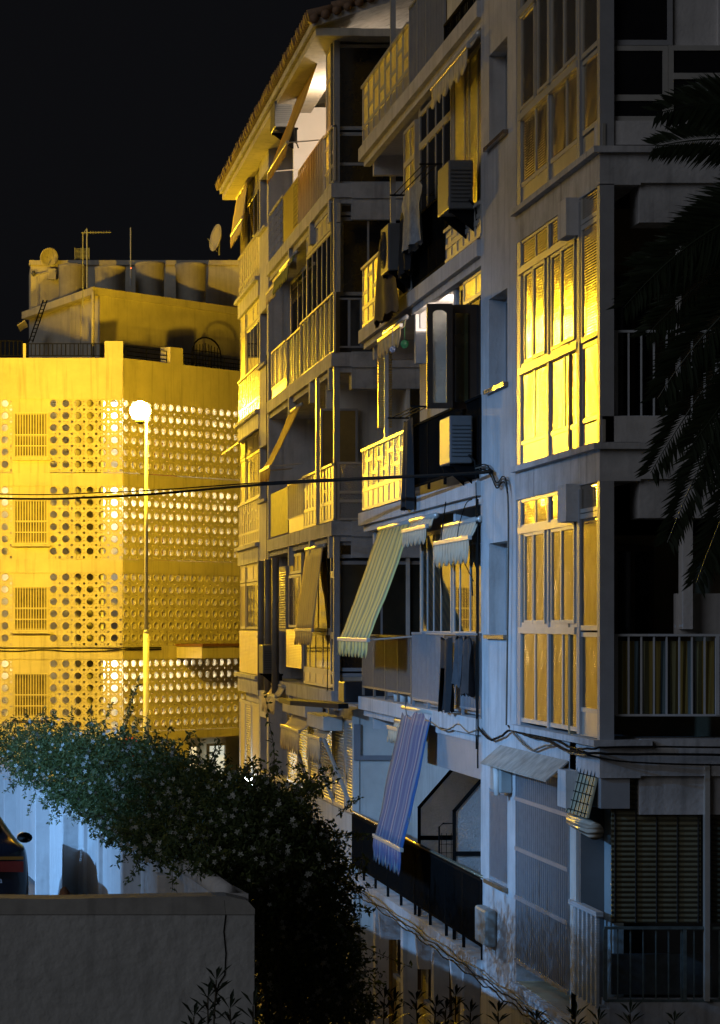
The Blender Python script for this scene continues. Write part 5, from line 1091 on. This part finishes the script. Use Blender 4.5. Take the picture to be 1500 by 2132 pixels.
oleander('oleander below the jasmine left of the ochre door', [(800, 2080), (770, 2090), (745, 2105), (830, 2095), (710, 2110)], 24)
oleander('oleander below the passage windows in the middle', [(868, 2085), (905, 2095), (925, 2100), (950, 2075), (975, 2105)], 24.4)
oleander('oleander at the foot of the near block on the right', [(1050, 2118), (1110, 2120), (1185, 2112), (1235, 2120), (1330, 2122), (1400, 2125)], 23)
# ================================================================ PALM
palm = thing('palm_tree', ((1930 - CX) * 20.5 / F, 20.5, LV[0]), 'dark palm whose feathery fronds hang into the photo from the right', 'palm tree')
crown = wp(1900, 430, 20.5); m = MB()
m.tube([(palm.location.x, 20.5, LV[0]), (palm.location.x + .05, 20.5, -2), (crown.x, crown.y, crown.z)], [.32, .24, .2], 14)
for i in range(26): z = LV[0] + .2 + i * .37; m.lathe((palm.location.x, 20.5, z), [(.30, 0), (.34, .05), (.29, .1)], 12)
m.build('trunk', mat('palm_bark', (.07, .055, .04), .95, .4, 8, bump=.6, bscale=20), palm)
pleaf = leafmat('palm_leaflet', (.010, .016, .008), (.022, .032, .014), .4)
def frond(a, b, c, w, n=105, tipw=.35):
    """quadratic curve a-b-c with leaflets on both sides"""
    a, b, c = Vector(a), Vector(b), Vector(c); m = MB(); pts = []
    for i in range(25): t = i / 24; pts.append(a * (1 - t) ** 2 + b * 2 * t * (1 - t) + c * t * t)
    m.tube(pts, [.022 * (1 - .85 * i / 24) for i in range(25)], 6); o = m.build('frond', pleaf, palm); l = MB()
    for i in range(n):
        t = .14 + .86 * i / n; p = a * (1 - t) ** 2 + b * 2 * t * (1 - t) + c * t * t; d = ((b - a) * (1 - t) + (c - b) * t).normalized()
        s = d.cross(Vector((0, 1, 0))).normalized()
        ln = w * (math.sin(math.pi * min(1, t * .75 + .22)) * .8 + .25) * random.uniform(.85, 1.1)
        for sg in (-1, 1):
            out = (d * random.uniform(.75, .95) + s * sg * .8 + Vector((0, random.uniform(-.35, .35), -.18))).normalized(); tip = p + out * ln; mid = p + out * ln * .5 + Vector((0, 0, .01)); nn = out.cross(Vector((0, 1, .2))).normalized() * .015
            l.add([p - nn * .5, mid - nn, tip, mid + nn], [(0, 1, 2, 3)])
    l.build('leaflets', pleaf, o)
for (bx_, by_, tx, ty, w, dy) in ((1660, 150, 1370, 235, .42, -.3), (1650, 240, 1365, 305, .40, .3), (1640, 160, 1430, 195, .3, .6), (1560, 330, 1300, 640, .46, -.2), (1620, 420, 1320, 560, .42, .5), (1560, 520, 1370, 830, .48, 0), (1600, 560, 1355, 985, .48, .4), (1580, 640, 1390, 1130, .44, -.3), (1640, 700, 1450, 1215, .46, .2), (1700, 700, 1485, 1180, .42, .6), (1620, 400, 1345, 700, .46, .8), (1700, 560, 1440, 930, .5, -.5), (1700, 300, 1420, 480, .45, .3), (1720, 600, 1470, 1010, .5, .2), (2150, 200, 2400, 500, .45, .3), (2000, 100, 2200, 100, .4, 0), (1900, 700, 1950, 1150, .45, .2), (2100, 500, 2250, 1000, .45, -.4), (1800, 100, 1640, -60, .45, .2)):
    frond(crown + Vector((0, dy * .2, 0)), wp(bx_, by_, 20.5 + dy * .5), wp(tx, ty, 20.5 + dy), w)
# ================================================================ CABLES
a = Vector((XF - .05, fy(1055), 0)); 
def fpt(px, py, off=.05): return Vector((XF - off, fy(px), zf(px, py)))
far = [wp(-700, 1005, 58), wp(-60, 1036, 52), wp(230, 1034, 46), wp(560, 1008, 40), wp(860, 992, 34.5), wp(985, 985, 32.6), fpt(1035, 982, .06)]
cable('overhead_cable', 'thick black cable bundle spanning from the pier across the street', far, .021, group='overhead cables', sub=10)
far2 = [wp(-700, 985, 58), wp(-60, 1026, 52), wp(230, 1025, 46), wp(560, 1004, 40), wp(860, 990, 34.5), wp(985, 984, 32.6), fpt(1030, 978, .05)]
cable('overhead_cable', 'thinner upper black cable running above the thick one', far2, .011, group='overhead cables', sub=10)
for i, (dz, c) in enumerate(((0, wire_pale), (6, wire), (-5, wire))):
    cable('service_cable', ('pale', 'black lower', 'black upper')[i] + ' service cable looping from the pier down the bay edge', [fpt(1000, 975 + dz), fpt(1020, 972 + dz), fpt(1032, 985 + dz), fpt(1044, 1010 + dz), fpt(1056, 997 + dz), fpt(1064, 1008 + dz), fpt(1068, 1060), fpt(1068, 1200 + i), fpt(1066, 1350), fpt(1064, 1510)], .011 - .002 * i, c, 'service cables on the pier', cat='cable')
cable('service_cable', 'cable swagging across the bay foot', [fpt(1005, 1515), fpt(1030, 1540), fpt(1055, 1532), fpt(1075, 1520), fpt(1110, 1533), fpt(1150, 1542), fpt(1190, 1562), fpt(1225, 1566), fpt(1249, 1568, .12), Vector((XF + .3, Y0 - .1, -1.26)), Vector((XF + 2, Y0 - .1, -1.27)), Vector((XF + 4, Y0 - .1, -1.24))], .014, wire, 'cables at the bay foot', wob=.006)
cable('service_cable', 'paler cable swagging lower across the bay foot', [fpt(1070, 1515), fpt(1095, 1545), fpt(1120, 1562), fpt(1160, 1550), fpt(1190, 1565), fpt(1220, 1573), fpt(1249, 1570, .11)], .012, wire_pale, 'cables at the bay foot', wob=.008)
cable('service_cable', 'upper strand of the cables at the bay foot', [fpt(1068, 1512), fpt(1100, 1528), fpt(1150, 1536), fpt(1200, 1556), fpt(1249, 1560, .12), Vector((XF + .3, Y0 - .12, -1.19)), Vector((XF + 2.2, Y0 - .12, -1.2)), Vector((XF + 4, Y0 - .12, -1.19))], .011, wire, 'cables at the bay foot', wob=.008)
cable('service_cable', 'lowest strand running across the front face', [fpt(1249, 1572, .12), Vector((XF + .3, Y0 - .11, -1.34)), Vector((XF + 1.5, Y0 - .11, -1.37)), Vector((XF + 4, Y0 - .11, -1.36))], .01, wire, 'cables at the bay foot')
cable('service_cable', 'cable swag along the slab edge below the grey railing', [fpt(852, 1455), fpt(856, 1490), fpt(870, 1500), fpt(885, 1500), fpt(905, 1503), fpt(930, 1520), fpt(950, 1515), fpt(965, 1508), fpt(985, 1525), fpt(1005, 1518)], .011, wire_pale, 'service cables on the slab edges', wob=.004)
for i in range(3):
    pts = []
    for j in range(24):
        px = 712 + j * 21; Y = fy(px); pts.append(Vector((XF - .09 - .015 * i, Y, LV[1] - .10 - .05 * i + .022 * math.sin(j * (1.9 + i * .6) + i))))
    cable('service_cable', ('top', 'middle', 'bottom')[i] + ' strand of the tangled cables on the lowest slab edge', pts, .009, (wire_pale, wire, wire)[i], 'tangled cables on the lowest slab edge', wob=.008, sub=5, seed=i)
for i, (px, y0_, y1_) in enumerate(((1001, 1005, 1560), (1004, 1040, 1600), (560, 740, 1430), (688, 1120, 1440))):
    cable('service_cable', ('cable dropping along the pier edge', 'second cable dropping along the pier edge', 'vertical cable at the far pier edge', 'vertical cable by the middle block corner')[i], [fpt(px, y0_), fpt(px + 1, (y0_ + y1_) / 2), fpt(px, y1_)], .01, wire, 'vertical cables', wob=.01, seed=i)
cable('service_cable', 'loose loop of wire before the mirroring windows', [fpt(945, 1045, .1), fpt(938, 1130, .12), fpt(940, 1200, .12), fpt(942, 1240, .12), fpt(937, 1180, .12), fpt(941, 1135, .1)], .008, wire)
for i, (py, lab) in enumerate(((1349, 'cable along the band above the lowest pierced screen'), (1353, 'sagging cable along the band above the lowest pierced screen'))):
    cable('service_cable', lab, [Vector(((px - CX) * K, D - .06, (CY - py - (3 if i and px % 100 < 50 else 0)) * K)) for px in (-40, 30, 90, 140, 200, 250)] + [q(s, -.06, (CY - py) * K) for s in (.8, 2.0)], .02, wire, 'cables on the far building')
cable('service_cable', 'thin black wire hanging from the loggia down to the drying clothes', [fpt(1000, 1040, .1), fpt(985, 1055, .1), fpt(970, 1130, .1), fpt(1000, 1210, .08)], .006, wire)
